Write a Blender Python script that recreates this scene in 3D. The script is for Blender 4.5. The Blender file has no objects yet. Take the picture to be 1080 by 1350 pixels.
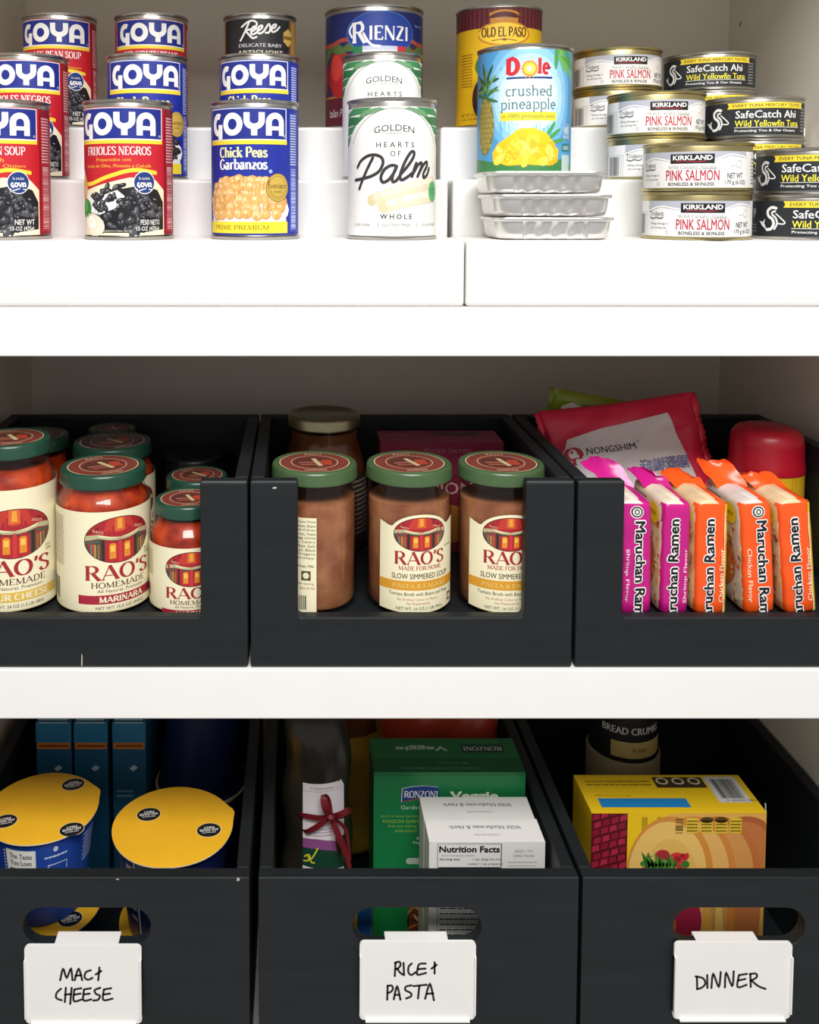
import bpy, bmesh, math, random
from mathutils import Vector, Matrix
from mathutils.geometry import tessellate_polygon

# ------------------------------------------------------------------ camera
F, PX, PY, HZ = 1227.0, 391.0, 339.0, 264.0      # focal length and principal point in 1080x1350 pixels, horizon row
TH = math.atan2(PY - HZ, F)                      # small downward pitch
CAMZ = 1.45
SC = bpy.context.scene
COL = SC.collection
camd = bpy.data.cameras.new('camera'); cam = bpy.data.objects.new('camera', camd); COL.objects.link(cam)
cam.location = (0, 0, CAMZ); cam.rotation_euler = (math.pi/2 - TH, 0, 0)
camd.sensor_fit = 'VERTICAL'; camd.sensor_height = 24; camd.lens = F/1350*24
camd.shift_x = (540 - PX)/1350; camd.shift_y = -(675 - PY)/1350
camd.clip_start = 0.01
SC.camera = cam
SC.view_settings.view_transform = 'Standard'; SC.view_settings.look = 'None'
SC.view_settings.exposure = 0.0; SC.view_settings.gamma = 1.0; SC.view_settings.use_curve_mapping = False
# ------------------------------------------------------------------ light: the room's soft daylight and one ceiling lamp
w = bpy.data.worlds.new('room_light'); SC.world = w; w.use_nodes = True
w.node_tree.nodes['Background'].inputs[0].default_value = (1.0, 0.98, 0.95, 1)
w.node_tree.nodes['Background'].inputs[1].default_value = 0.44
ld = bpy.data.lights.new('ceiling_lamp', 'AREA'); ld.shape = 'RECTANGLE'; ld.size = 1.0; ld.size_y = 0.6
ld.energy = 39; ld.color = (1.0, 0.985, 0.965)
lo = bpy.data.objects.new('ceiling_lamp', ld); COL.objects.link(lo)
lo.location = (0.12, -0.36, CAMZ + 1.06)
lo.rotation_euler = (Vector((0.1, 0.75, CAMZ - 0.2)) - Vector(lo.location)).to_track_quat('-Z', 'Y').to_euler()

def P(px, py, Y):
    a = (px - PX)/F; b = -(py - PY)/F
    d = Vector((a, b*math.sin(TH) + math.cos(TH), b*math.cos(TH) - math.sin(TH)))
    return Vector((0, 0, CAMZ)) + d*(Y/d.y)
def ZZ(py, Y): return P(PX, py, Y).z
# ------------------------------------------------------------------ materials
def lin(h):
    h = h.lstrip('#'); o = []
    for i in (0, 2, 4):
        c = int(h[i:i+2], 16)/255
        o.append(c/12.92 if c <= .04045 else ((c+.055)/1.055)**2.4)
    return (*o, 1)
MATS = {}
def mat(name, hexc, rough=.45, metal=0., noise=0., scale=40., bump=0., spec=.5, coat=0., stretch=None, hex2=None):
    if name in MATS: return MATS[name]
    m = bpy.data.materials.new(name); m.use_nodes = True; nt = m.node_tree; b = nt.nodes['Principled BSDF']
    c = lin(hexc); b.inputs['Base Color'].default_value = c
    b.inputs['Roughness'].default_value = rough; b.inputs['Metallic'].default_value = metal
    b.inputs['Specular IOR Level'].default_value = spec; b.inputs['Coat Weight'].default_value = coat
    if noise or bump or hex2:
        tc = nt.nodes.new('ShaderNodeTexCoord'); mp = nt.nodes.new('ShaderNodeMapping'); nz = nt.nodes.new('ShaderNodeTexNoise')
        nz.inputs['Scale'].default_value = scale; nz.inputs['Detail'].default_value = 5
        if stretch: mp.inputs['Scale'].default_value = stretch
        nt.links.new(tc.outputs['Object'], mp.inputs[0]); nt.links.new(mp.outputs[0], nz.inputs['Vector'])
        if noise or hex2:
            r = nt.nodes.new('ShaderNodeValToRGB'); e = r.color_ramp.elements
            c2 = lin(hex2) if hex2 else tuple(min(1, x*(1+noise)) for x in c[:3]) + (1,)
            c1 = c if hex2 else tuple(x*(1-noise) for x in c[:3]) + (1,)
            e[0].position = .35; e[0].color = c1; e[1].position = .68; e[1].color = c2
            nt.links.new(nz.outputs[0], r.inputs[0]); nt.links.new(r.outputs[0], b.inputs['Base Color'])
        if bump:
            bp = nt.nodes.new('ShaderNodeBump'); bp.inputs['Strength'].default_value = bump; bp.inputs['Distance'].default_value = .002
            nt.links.new(nz.outputs[0], bp.inputs['Height']); nt.links.new(bp.outputs[0], b.inputs['Normal'])
    MATS[name] = m; return m
def ink(h, rough=.42):
    return mat('print_' + h.lstrip('#') + ('' if rough == .42 else '_%d' % int(rough*100)), h, rough)
def glass_mat(name, hexc, gl=.06):
    m = bpy.data.materials.new(name); m.use_nodes = True; nt = m.node_tree; nt.nodes.clear()
    o = nt.nodes.new('ShaderNodeOutputMaterial'); mx = nt.nodes.new('ShaderNodeMixShader'); t = nt.nodes.new('ShaderNodeBsdfTransparent')
    g = nt.nodes.new('ShaderNodeBsdfGlossy'); lw = nt.nodes.new('ShaderNodeLayerWeight'); pw = nt.nodes.new('ShaderNodeMath'); pw.operation = 'POWER'; pw.inputs[1].default_value = 3.5; f = nt.nodes.new('ShaderNodeMath'); f.operation = 'MULTIPLY_ADD'; f.inputs[1].default_value = .55; f.inputs[2].default_value = .04; nt.links.new(lw.outputs['Facing'], pw.inputs[0]); nt.links.new(pw.outputs[0], f.inputs[0])
    t.inputs[0].default_value = lin(hexc); g.inputs['Roughness'].default_value = gl
    nt.links.new(f.outputs[0], mx.inputs[0]); nt.links.new(t.outputs[0], mx.inputs[1]); nt.links.new(g.outputs[0], mx.inputs[2])
    nt.links.new(mx.outputs[0], o.inputs[0]); return m
M_WALL = mat('white_wall_paint', '#E2DACB', .6, noise=.02, scale=6, bump=.02)
M_SHELF = mat('white_shelf_paint', '#F0EEEB', .45, noise=.01, scale=20, bump=.02)
M_RISER = mat('white_plastic', '#E6E5E2', .38, noise=.008, scale=30)
M_BIN = mat('charcoal_stained_wood', '#191D20', .5, noise=.16, scale=26, bump=.06, stretch=(.35, 1, 3.0), spec=.35)
M_BARE = mat('bare_wood_chip', '#B9B4AA', .7, noise=.1, scale=300)
M_STEEL = mat('tin_steel', '#B9B6B0', .3, 1., noise=.05, scale=60)
M_GOLD = mat('gold_lacquer', '#B9AC7E', .34, 1., noise=.05, scale=60)
M_BRASS = mat('brass_lacquer', '#A39A7A', .3, 1., noise=.06, scale=60)
M_FOIL = mat('aluminium_foil', '#E4E2DF', .3, .85, noise=.04, scale=90, bump=.05)
M_GREEN = mat('green_lid_enamel', '#1E4536', .28, noise=.05, scale=80)
M_GREEN2 = mat('olive_green_lid_enamel', '#445C3A', .28, noise=.05, scale=80)
M_DARKLID = mat('black_lid_enamel', '#15171A', .3, noise=.05, scale=80)
M_GLASS = glass_mat('jar_glass', '#F6F8F4')
M_SAUCE = mat('tomato_sauce', '#8E1F10', .35, scale=60, bump=.25, hex2='#D2491C', spec=.3)
M_SOUP = mat('bean_soup', '#8C4C34', .4, scale=45, bump=.3, hex2='#B87A56', spec=.3)
M_BROWN = mat('brown_sauce', '#6E3A20', .4, scale=45, bump=.3, hex2='#8F5530', spec=.3)
M_CLIP = mat('white_enamel_plate', '#F1EFEC', .3, noise=.008, scale=40)

# ------------------------------------------------------------------ mesh builder
class MB:
    def __init__(s): s.v = []; s.f = []; s.m = []; s.s = []; s.mats = []
    def mi(s, m):
        if m not in s.mats: s.mats.append(m)
        return s.mats.index(m)
    def add(s, vs, fs, m, smooth=False):
        k = len(s.v); i = s.mi(m); s.v += [tuple(x) for x in vs]
        for f in fs: s.f.append(tuple(k + a for a in f)); s.m.append(i); s.s.append(smooth)
    def box(s, a, b, m):
        (x0, y0, z0), (x1, y1, z1) = a, b
        s.add([(x0,y0,z0),(x1,y0,z0),(x1,y1,z0),(x0,y1,z0),(x0,y0,z1),(x1,y0,z1),(x1,y1,z1),(x0,y1,z1)],
              [(0,3,2,1),(4,5,6,7),(0,1,5,4),(1,2,6,5),(2,3,7,6),(3,0,4,7)], m)
    def lathe(s, prof, m, n=56, c=(0, 0), wob=0.):
        vs = []; fs = []
        for r, z in prof:
            for i in range(n):
                a = 2*math.pi*i/n; rr = r*(1 + wob*math.sin(3*a + z*300))
                vs.append((c[0] + rr*math.sin(a), c[1] - rr*math.cos(a), z))
        for j in range(len(prof)-1):
            for i in range(n):
                i2 = (i+1) % n
                fs.append((j*n+i, j*n+i2, (j+1)*n+i2, (j+1)*n+i))
        s.add(vs, fs, m, True)
    def loft(s, rings, m, cap0=True, cap1=True, smooth=True, matf=None):
        n = len(rings[0]); vs = [p for r in rings for p in r]; fs = []
        for j in range(len(rings)-1):
            for i in range(n):
                i2 = (i+1) % n; fs.append((j*n+i, j*n+i2, (j+1)*n+i2, (j+1)*n+i))
        if cap0: fs.append(tuple(range(n-1, -1, -1)))
        if cap1: fs.append(tuple((len(rings)-1)*n + i for i in range(n)))
        if matf is None: s.add(vs, fs, m, smooth)
        else:
            k = len(s.v); s.v += [tuple(x) for x in vs]
            for f in fs:
                c = [sum(vs[a][q] for a in f)/len(f) for q in range(3)]
                s.f.append(tuple(k+a for a in f)); s.m.append(s.mi(matf(c, f))); s.s.append(smooth)
    def prism(s, loops, y0, y1, m, axis='y'):
        """outline (with holes) in the XZ plane, extruded along Y"""
        flat = [p for l in loops for p in l]
        tris = tessellate_polygon([[Vector((p[0], p[1], 0)) for p in l] for l in loops])
        n = len(flat); vs = [(x, y0, z) for x, z in flat] + [(x, y1, z) for x, z in flat]; fs = []
        def area(l): return sum(l[i][0]*l[(i+1) % len(l)][1] - l[(i+1) % len(l)][0]*l[i][1] for i in range(len(l)))
        for t in tris:
            a, b, c = t
            ar = (flat[b][0]-flat[a][0])*(flat[c][1]-flat[a][1]) - (flat[c][0]-flat[a][0])*(flat[b][1]-flat[a][1])
            if ar < 0: a, c = c, a
            fs.append((a, b, c)); fs.append((n+c, n+b, n+a))
        k = 0
        for li, l in enumerate(loops):
            ccw = area(l) > 0
            for i in range(len(l)):
                p, q = k+i, k+(i+1) % len(l)
                hole = li > 0
                if ccw != hole: fs.append((q, p, p+n, q+n))
                else: fs.append((p, q, q+n, p+n))
            k += len(l)
        s.add(vs, fs, m)
    def plate(s, polys, y0, y1, m):
        """coplanar XZ polygons sharing corners, extruded together along Y"""
        key = {}; pts = []
        def vi(p):
            k = (round(p[0], 6), round(p[1], 6))
            if k not in key: key[k] = len(pts); pts.append(p)
            return key[k]
        idx = [[vi(p) for p in q] for q in polys]; n0 = len(pts); fs = []; ed = {}
        for q in idx:
            for i in range(len(q)):
                e = (q[i], q[(i+1) % len(q)]); ed[e] = 1
            fs.append(tuple(q)); fs.append(tuple(n0+a for a in reversed(q)))
        for a, b in ed:
            if (b, a) not in ed: fs.append((b, a, a+n0, b+n0))
        s.add([(x, y0, z) for x, z in pts] + [(x, y1, z) for x, z in pts], fs, m)
    def tube(s, pts, r, m, n=8):
        rings = []
        pts = [Vector(p) for p in pts]
        for i, p in enumerate(pts):
            t = (pts[min(i+1, len(pts)-1)] - pts[max(i-1, 0)]).normalized()
            u = t.cross(Vector((0, 0, 1))); u = u.normalized() if u.length > 1e-4 else Vector((1, 0, 0)); v = t.cross(u)
            rr = r[i] if isinstance(r, (list, tuple)) else r
            rings.append([tuple(p + u*rr*math.cos(2*math.pi*k/n) + v*rr*math.sin(2*math.pi*k/n)) for k in range(n)])
        s.loft(rings, m)
    def art(s, art, mp, smooth=True):
        art.emit(s, mp, smooth)
    def build(s, name, parent=None, loc=None, rotz=None, bevel=0., bseg=2, sharp=38, bang=40):
        me = bpy.data.meshes.new(name); me.from_pydata(s.v, [], s.f)
        for m in s.mats: me.materials.append(m)
        me.polygons.foreach_set('material_index', s.m); me.polygons.foreach_set('use_smooth', s.s)
        me.validate(); me.update()
        if any(s.s): me.set_sharp_from_angle(angle=math.radians(sharp))
        o = bpy.data.objects.new(name, me); COL.objects.link(o)
        if parent: o.parent = parent
        if loc is not None: o.location = loc
        if rotz is not None: o.rotation_euler[2] = rotz
        if bevel:
            b = o.modifiers.new('edge', 'BEVEL'); b.width = bevel; b.segments = bseg; b.limit_method = 'ANGLE'; b.angle_limit = math.radians(bang)
        return o
def thing(name, label, cat, loc=(0, 0, 0), rotz=0, group=None, rot=None):
    o = bpy.data.objects.new(name, None); COL.objects.link(o); o.empty_display_size = .02
    o.location = loc; o.rotation_euler = rot if rot else (0, 0, rotz)
    o['label'] = label; o['category'] = cat
    if group: o['group'] = group
    return o
def tag(o, label, cat, group=None):
    o['label'] = label; o['category'] = cat
    if group: o['group'] = group
    return o
def dup(root, label, loc, rotz=0):
    r = root.copy(); COL.objects.link(r); r.location = loc; r.rotation_euler = (0, 0, rotz); r['label'] = label
    for ch in list(root.children):
        c = ch.copy(); COL.objects.link(c); c.parent = r
        for g in list(ch.children):
            d = g.copy(); COL.objects.link(d); d.parent = c
    return r

# ------------------------------------------------------------------ lettering
TC = {}
def text_mesh(t, bold):
    k = (t, bold)
    if k in TC: return TC[k]
    c = bpy.data.curves.new('t', 'FONT'); c.body = t; c.resolution_u = 2; c.offset = bold
    o = bpy.data.objects.new('t', c); me = bpy.data.meshes.new_from_object(o)
    v = [(a.co.x, a.co.y) for a in me.vertices]; f = [tuple(p.vertices) for p in me.polygons]
    bpy.data.objects.remove(o); bpy.data.curves.remove(c); bpy.data.meshes.remove(me)
    TC[k] = (v, f); return TC[k]
def arc(cx, cy, rx, ry, a0, a1, n=14):
    return [(cx + rx*math.cos(math.radians(a0 + (a1-a0)*i/n)), cy + ry*math.sin(math.radians(a0 + (a1-a0)*i/n))) for i in range(n+1)]
def cat(p, n=6):
    o = []
    for i in range(len(p)-1):
        a, b, c, d = p[max(i-1, 0)], p[i], p[i+1], p[min(i+2, len(p)-1)]
        for k in range(n):
            t = k/n
            o.append(tuple(.5*(2*b[q] + (c[q]-a[q])*t + (2*a[q]-5*b[q]+4*c[q]-d[q])*t*t + (3*b[q]-a[q]-3*c[q]+d[q])*t**3) for q in (0, 1)))
    return o + [p[-1]]
def lp(*n): return [(n[i], n[i+1]) for i in range(0, len(n), 2)]
# skeleton alphabet: glyph -> (width, strokes, serif feet); a stroke may be (points, weight) to force thin or thick
def _glyphs():
    G = {}; t = .3; T = 1.0; A = arc
    G['A'] = (.92, [(lp(.06,0,.45,1), t), (lp(.43,1,.86,0), T), (lp(.18,.32,.7,.32), t)], [(.06,0),(.86,0)])
    G['B'] = (.76, [(lp(.16,0,.16,1), T), lp(.16,.97,.4,.97)+A(.4,.75,.22,.22,90,-90)+lp(.16,.53), lp(.4,.53)+A(.42,.28,.26,.25,90,-90)+lp(.16,.03)], [(.16,0),(.16,1)])
    G['C'] = (.82, [A(.46,.5,.36,.48,45,315)], [])
    G['D'] = (.88, [(lp(.16,0,.16,1), T), lp(.16,.97,.38,.97)+A(.38,.5,.4,.47,90,-90)+lp(.16,.03)], [(.16,0),(.16,1)])
    G['E'] = (.72, [(lp(.16,0,.16,1), T), lp(.16,.97,.64,.97), lp(.16,.52,.52,.52), lp(.16,.03,.66,.03), (lp(.64,.97,.64,.8), .5), (lp(.66,.03,.66,.22), .5)], [(.16,0),(.16,1)])
    G['F'] = (.68, [(lp(.16,0,.16,1), T), lp(.16,.97,.62,.97), lp(.16,.52,.5,.52), (lp(.62,.97,.62,.8), .5)], [(.16,0),(.16,1)])
    G['G'] = (.88, [A(.46,.5,.36,.48,45,330), (lp(.78,.1,.78,.45), T), lp(.55,.45,.86,.45)], [])
    G['H'] = (.9, [(lp(.16,0,.16,1), T), (lp(.74,0,.74,1), T), lp(.16,.52,.74,.52)], [(.16,0),(.16,1),(.74,0),(.74,1)])
    G['I'] = (.36, [(lp(.18,0,.18,1), T)], [(.18,0),(.18,1)])
    G['J'] = (.5, [(lp(.32,1,.32,.15), T), A(.16,.13,.16,.16,0,-110)], [(.32,1)])
    G['K'] = (.86, [(lp(.16,0,.16,1), T), (lp(.2,.4,.7,1), t), (lp(.36,.58,.78,0), T)], [(.16,0),(.16,1),(.7,1),(.78,0)])
    G['L'] = (.7, [(lp(.16,0,.16,1), T), lp(.16,.03,.64,.03), (lp(.64,.03,.64,.25), .5)], [(.16,0),(.16,1)])
    G['M'] = (1.08, [(lp(.14,0,.14,1), t), (lp(.14,1,.52,.06), T), (lp(.52,.06,.9,1), t), (lp(.92,0,.92,1), T)], [(.14,0),(.92,0)])
    G['N'] = (.92, [(lp(.14,0,.14,1), t), (lp(.14,1,.78,0), T), (lp(.78,0,.78,1), t)], [(.14,0),(.14,1),(.78,1)])
    G['O'] = (.9, [A(.45,.5,.37,.48,0,360,24)], [])
    G['P'] = (.74, [(lp(.16,0,.16,1), T), lp(.16,.97,.42,.97)+A(.42,.72,.24,.25,90,-90)+lp(.16,.47)], [(.16,0),(.16,1)])
    G['R'] = (.84, [(lp(.16,0,.16,1), T), lp(.16,.97,.42,.97)+A(.42,.74,.24,.23,90,-90)+lp(.16,.51), (lp(.42,.5,.78,0), T)], [(.16,0),(.16,1),(.78,0)])
    G['S'] = (.66, [cat(lp(.58,.8,.48,.94,.3,.98,.12,.88,.1,.7,.24,.58,.42,.48,.56,.34,.54,.12,.36,.02,.18,.05,.07,.22))], [])
    G['T'] = (.78, [(lp(.39,0,.39,1), T), lp(.06,.97,.72,.97), (lp(.06,.97,.06,.78), .5), (lp(.72,.97,.72,.78), .5)], [(.39,0)])
    G['U'] = (.86, [(lp(.16,1,.16,.3), T), lp(.16,.3)+A(.43,.3,.27,.28,180,360), (lp(.7,.3,.7,1), t)], [(.16,1),(.7,1)])
    G['V'] = (.88, [(lp(.08,1,.44,0), T), (lp(.44,0,.8,1), t)], [(.08,1),(.8,1)])
    G['W'] = (1.2, [(lp(.08,1,.36,0), T), (lp(.36,0,.6,.9), t), (lp(.6,.9,.86,0), T), (lp(.86,0,1.12,1), t)], [(.08,1),(1.12,1)])
    G['Y'] = (.84, [(lp(.06,1,.42,.46), T), (lp(.78,1,.42,.46), t), (lp(.42,.46,.42,0), T)], [(.06,1),(.78,1),(.42,0)])
    G['Z'] = (.74, [lp(.1,.97,.62,.97), (lp(.62,.97,.08,.03), T), lp(.08,.03,.64,.03)], [])
    x = .66
    G['a'] = (.62, [cat(lp(.1,.52,.2,.64,.36,.64,.44,.5)), (lp(.44,.5,.44,.06), T), lp(.44,.06,.56,.02), cat(lp(.44,.38,.22,.34,.09,.2,.14,.04,.28,.02,.44,.16))], [])
    G['b'] = (.68, [(lp(.14,0,.14,1.02), T), A(.37,.33,.25,.31,120,-120)], [(.1,1.02)])
    G['c'] = (.58, [A(.34,.33,.25,.31,45,315)], [])
    G['d'] = (.68, [(lp(.52,0,.52,1.02), T), A(.33,.33,.24,.31,60,300)], [(.48,1.02),(.56,0)])
    G['e'] = (.6, [lp(.09,.36,.54,.36)+A(.32,.34,.23,.3,5,315)], [])
    G['g'] = (.62, [A(.3,.42,.2,.22,0,360,16), A(.3,-.06,.24,.16,0,360,16), lp(.46,.56,.6,.62)], [])
    G['h'] = (.7, [(lp(.14,0,.14,1.02), T), A(.35,.4,.21,.24,150,0), (lp(.56,.4,.56,0), T)], [(.14,0),(.1,1.02),(.56,0)])
    G['i'] = (.32, [(lp(.16,0,.16,x), T), (lp(.16,.82,.16,.98), T)], [(.16,0),(.12,x)])
    G['k'] = (.7, [(lp(.14,0,.14,1.02), T), (lp(.16,.26,.52,x), t), (lp(.28,.4,.6,0), T)], [(.14,0),(.1,1.02),(.54,x),(.6,0)])
    G['l'] = (.32, [(lp(.16,0,.16,1.02), T)], [(.16,0),(.12,1.02)])
    G['m'] = (1.04, [(lp(.14,0,.14,x), T), A(.33,.4,.19,.24,150,0), (lp(.52,.4,.52,0), T), A(.71,.4,.19,.24,150,0), (lp(.9,.4,.9,0), T)], [(.14,0),(.1,x),(.52,0),(.9,0)])
    G['n'] = (.7, [(lp(.14,0,.14,x), T), A(.35,.4,.21,.24,150,0), (lp(.56,.4,.56,0), T)], [(.14,0),(.1,x),(.56,0)])
    G['o'] = (.64, [A(.32,.33,.25,.31,0,360,20)], [])
    G['p'] = (.68, [(lp(.14,-.3,.14,x), T), A(.37,.33,.25,.31,120,-120)], [(.14,-.3),(.1,x)])
    G['r'] = (.5, [(lp(.14,0,.14,x), T), A(.33,.42,.18,.22,150,50)], [(.14,0),(.1,x)])
    G['s'] = (.5, [cat(lp(.43,.52,.34,.63,.2,.64,.1,.54,.14,.42,.28,.34,.42,.24,.4,.08,.26,.02,.14,.04,.07,.16))], [])
    G['t'] = (.42, [(lp(.18,.9,.18,.1), T), lp(.18,.1,.26,.02,.38,.06), lp(.04,x,.38,x)], [])
    G['u'] = (.7, [(lp(.14,x,.14,.22), T), A(.33,.22,.19,.2,180,340), (lp(.54,x,.54,0), T)], [(.1,x),(.5,x),(.58,0)])
    G['w'] = (.96, [(lp(.06,x,.28,0), T), (lp(.28,0,.48,x), t), (lp(.48,x,.7,0), T), (lp(.7,0,.9,x), t)], [(.06,x),(.9,x)])
    G['z'] = (.56, [lp(.08,.63,.48,.63), (lp(.48,.63,.07,.03), T), lp(.07,.03,.5,.03)], [])
    G["'"] = (.26, [(lp(.16,1.02,.15,.84,.08,.74), .8)], [])
    G['.'] = (.26, [(lp(.13,.0,.13,.12), T)], [])
    G['&'] = (.86, [cat(lp(.82,.02,.3,.66,.26,.86,.38,.98,.52,.88,.48,.72,.14,.4,.1,.16,.28,.02,.52,.1,.72,.46))], [])
    return G
GL = _glyphs()
# letters of the round white can logo
LOGO = [(.74, [arc(.42,.5,.29,.37,62,285), lp(.57,.5,.57,-.14)]), (.96, [arc(.47,.5,.345,.37,0,360,30)]),
        (.92, [lp(.13,1,.13,.66)+arc(.45,.66,.32,.28,180,360)[1:]+lp(.77,1), lp(.45,.42,.45,0)]),
        (.88, [lp(.13,0,.13,.57)+arc(.43,.57,.3,.3,180,0)[1:]+lp(.73,0), lp(.13,.32,.73,.32)])]

def strip(pts, wf):
    n = len(pts); vs = []; fs = []
    closed = n > 3 and math.hypot(pts[0][0]-pts[-1][0], pts[0][1]-pts[-1][1]) < 1e-6
    for i in range(n):
        if closed: a, b = pts[i-1 if i else n-2], pts[i+1 if i < n-1 else 1]
        else: a, b = pts[max(i-1, 0)], pts[min(i+1, n-1)]
        dx, dy = b[0]-a[0], b[1]-a[1]; l = math.hypot(dx, dy) or 1; dx /= l; dy /= l
        k = 1.
        if 0 < i < n-1:
            ax, ay = pts[i][0]-pts[i-1][0], pts[i][1]-pts[i-1][1]; la = math.hypot(ax, ay) or 1
            k = 1/max(.5, abs(ax/la*dx + ay/la*dy))
        h = wf(abs(dy))/2*k
        vs += [(pts[i][0]-dy*h, pts[i][1]+dx*h), (pts[i][0]+dy*h, pts[i][1]-dx*h)]
    for i in range(n-1): fs.append((2*i+1, 2*i+3, 2*i+2, 2*i))
    return vs, fs
def disc(cx, cy, r, n=10): return [(cx + r*math.cos(2*math.pi*i/n), cy + r*math.sin(2*math.pi*i/n)) for i in range(n)]

class Art:
    """flat print in millimetres, in thin layers; emitted onto a face or wrapped round a can"""
    def __init__(s, step=None, stepv=None, clip=None): s.it = []; s.step = step; s.stepv = stepv; s.clip = clip
    def raw(s, vs, fs, m, z): s.it.append((vs, fs, m, z))
    def poly(s, p, m, z=1):
        p = [tuple(q) for q in p]
        ar = sum(p[i][0]*p[(i+1) % len(p)][1] - p[(i+1) % len(p)][0]*p[i][1] for i in range(len(p)))
        if ar < 0: p = p[::-1]
        t = [tuple(a) for a in tessellate_polygon([[Vector((q[0], q[1], 0)) for q in p]])]
        t = [a if (p[a[1]][0]-p[a[0]][0])*(p[a[2]][1]-p[a[0]][1]) - (p[a[2]][0]-p[a[0]][0])*(p[a[1]][1]-p[a[0]][1]) > 0 else a[::-1] for a in t]
        s.raw(p, t, m, z)
    def rect(s, x0, y0, x1, y1, m, z=1): s.raw([(x0,y0),(x1,y0),(x1,y1),(x0,y1)], [(0,1,2,3)], m, z)
    def ell(s, cx, cy, rx, ry, m, z=1, rot=0, n=20):
        c, q = math.cos(math.radians(rot)), math.sin(math.radians(rot))
        s.raw([(cx + a*rx*c - b*ry*q, cy + a*rx*q + b*ry*c) for a, b in disc(0, 0, 1, n)], [tuple(range(n))], m, z)
    def line(s, p, wd, m, z=1, rnd=True, smooth=False):
        if smooth: p = cat(p)
        vs, fs = strip(p, lambda d: wd); s.raw(vs, fs, m, z)
        if rnd:
            for q in (p[0], p[-1]): s.raw(disc(q[0], q[1], wd/2), [tuple(range(10))], m, z)
    def ring(s, cx, cy, rx, ry, wd, m, z=1, n=32): s.line(arc(cx, cy, rx, ry, 0, 360, n), wd, m, z, False)
    def _fit(s, parts, cx, cy, h, wd, m, z, rot, shear, warp, cap=None):
        xs = [v[0] for vs, _ in parts for v in vs]; ys = [v[1] for vs, _ in parts for v in vs]
        if not xs: return
        y0, y1 = (0, cap) if cap else (min(ys), max(ys)); x0, x1 = min(xs), max(xs)
        sy = h/(y1-y0); sx = wd/(x1-x0) if wd else sy
        c, q = math.cos(math.radians(rot)), math.sin(math.radians(rot))
        for k_, (vs, fs) in enumerate(parts):
            o = []
            for x, y in vs:
                u = (x-(x0+x1)/2)*sx; v = (y-(y0+y1)/2)*sy
                u += shear*v
                if warp: v += warp*u*u
                o.append((cx + u*c - v*q, cy + u*q + v*c))
            s.raw(o, fs, m, z + .011*(k_ % 60))
    def text(s, t, cx, cy, h, w=None, m=None, z=2, bold=0., rot=0, shear=0, warp=0):
        base = text_mesh(t, 0)
        if not bold: s._fit([base], cx, cy, h, w, m, z, rot, shear, warp); return
        offs = [(-bold, 0), (bold, 0), (0, 0)] if bold < .03 else [(bold*math.cos(math.pi*i/4), bold*math.sin(math.pi*i/4)) for i in range(8)] + [(0, 0)]
        s._fit([([(x+a, y+b) for x, y in base[0]], base[1]) for a, b in offs], cx, cy, h, w, m, z, rot, shear, warp)
    def serif(s, t, cx, cy, h, w=None, m=None, z=2, thick=.17, thin=.055, sf=.13, rot=0, shear=0, warp=0, gap=.04, cap=1.0):
        x = 0; parts = []
        for ch in t:
            if ch == ' ': x += .34; continue
            if ch not in GL: continue
            wd, st, se = GL[ch]
            for k in st:
                f = None
                if isinstance(k, tuple): k, f = k
                wf = (lambda d, f=f: (thin + (thick-thin)*(d**1.4)) if f is None else max(thin, thick*f))
                vs, fs = strip(k, wf); parts.append(([(a+x, b) for a, b in vs], fs))
            if sf:
                for a, b in se:
                    hh = max(thin, .05)
                    q = [(a-sf,b-hh*(b > .4)),(a+sf,b-hh*(b > .4)),(a+sf,b+hh*(b <= .4)),(a-sf,b+hh*(b <= .4))]
                    parts.append(([(i+x, j) for i, j in q], [(0,1,2,3)]))
            x += wd + gap
        s._fit(parts, cx, cy, h, w, m, z, rot, shear, warp, cap)
    def logo(s, cx, cy, h, w, m, z=3, wt=.26):
        x = 0; parts = []
        for wd, st in LOGO:
            for k, p in enumerate(st):
                vs, fs = strip(p, (lambda d: wt) if len(st) == 1 or k == 0 or wd != .88 else (lambda d: .17)); parts.append(([(a+x, b) for a, b in vs], fs))
            x += wd + .03
        s._fit(parts, cx, cy, h, w, m, z, 0, 0, 0, 1.0)
    def bars(s, x0, y0, x1, y1, m, z=2, n=24, seed=1, vert=True):
        r = random.Random(seed); 
        for i in range(n):
            a = i/n; b = a + r.choice((.3, .5, .75))/n
            if vert: s.rect(x0+(x1-x0)*a, y0, x0+(x1-x0)*b, y1, m, z)
            else: s.rect(x0, y0+(y1-y0)*a, x1, y0+(y1-y0)*b, m, z)
    def small(s, x0, y0, x1, y1, n, m, z=2, seed=2, f=.45):
        """rows of print too small to read: short word-length dashes"""
        r = random.Random(seed); dy = (y1-y0)/n
        for i in range(n):
            x = x0; y = y1 - (i+.5)*dy
            while x < x1 - .6:
                l = min(r.uniform(1.2, 4.2)*(x1-x0)/22, x1-x); s.rect(x, y-dy*f/2, x+l, y+dy*f/2, m, z); x += l + .07*(x1-x0)/2.2*.5
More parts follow.
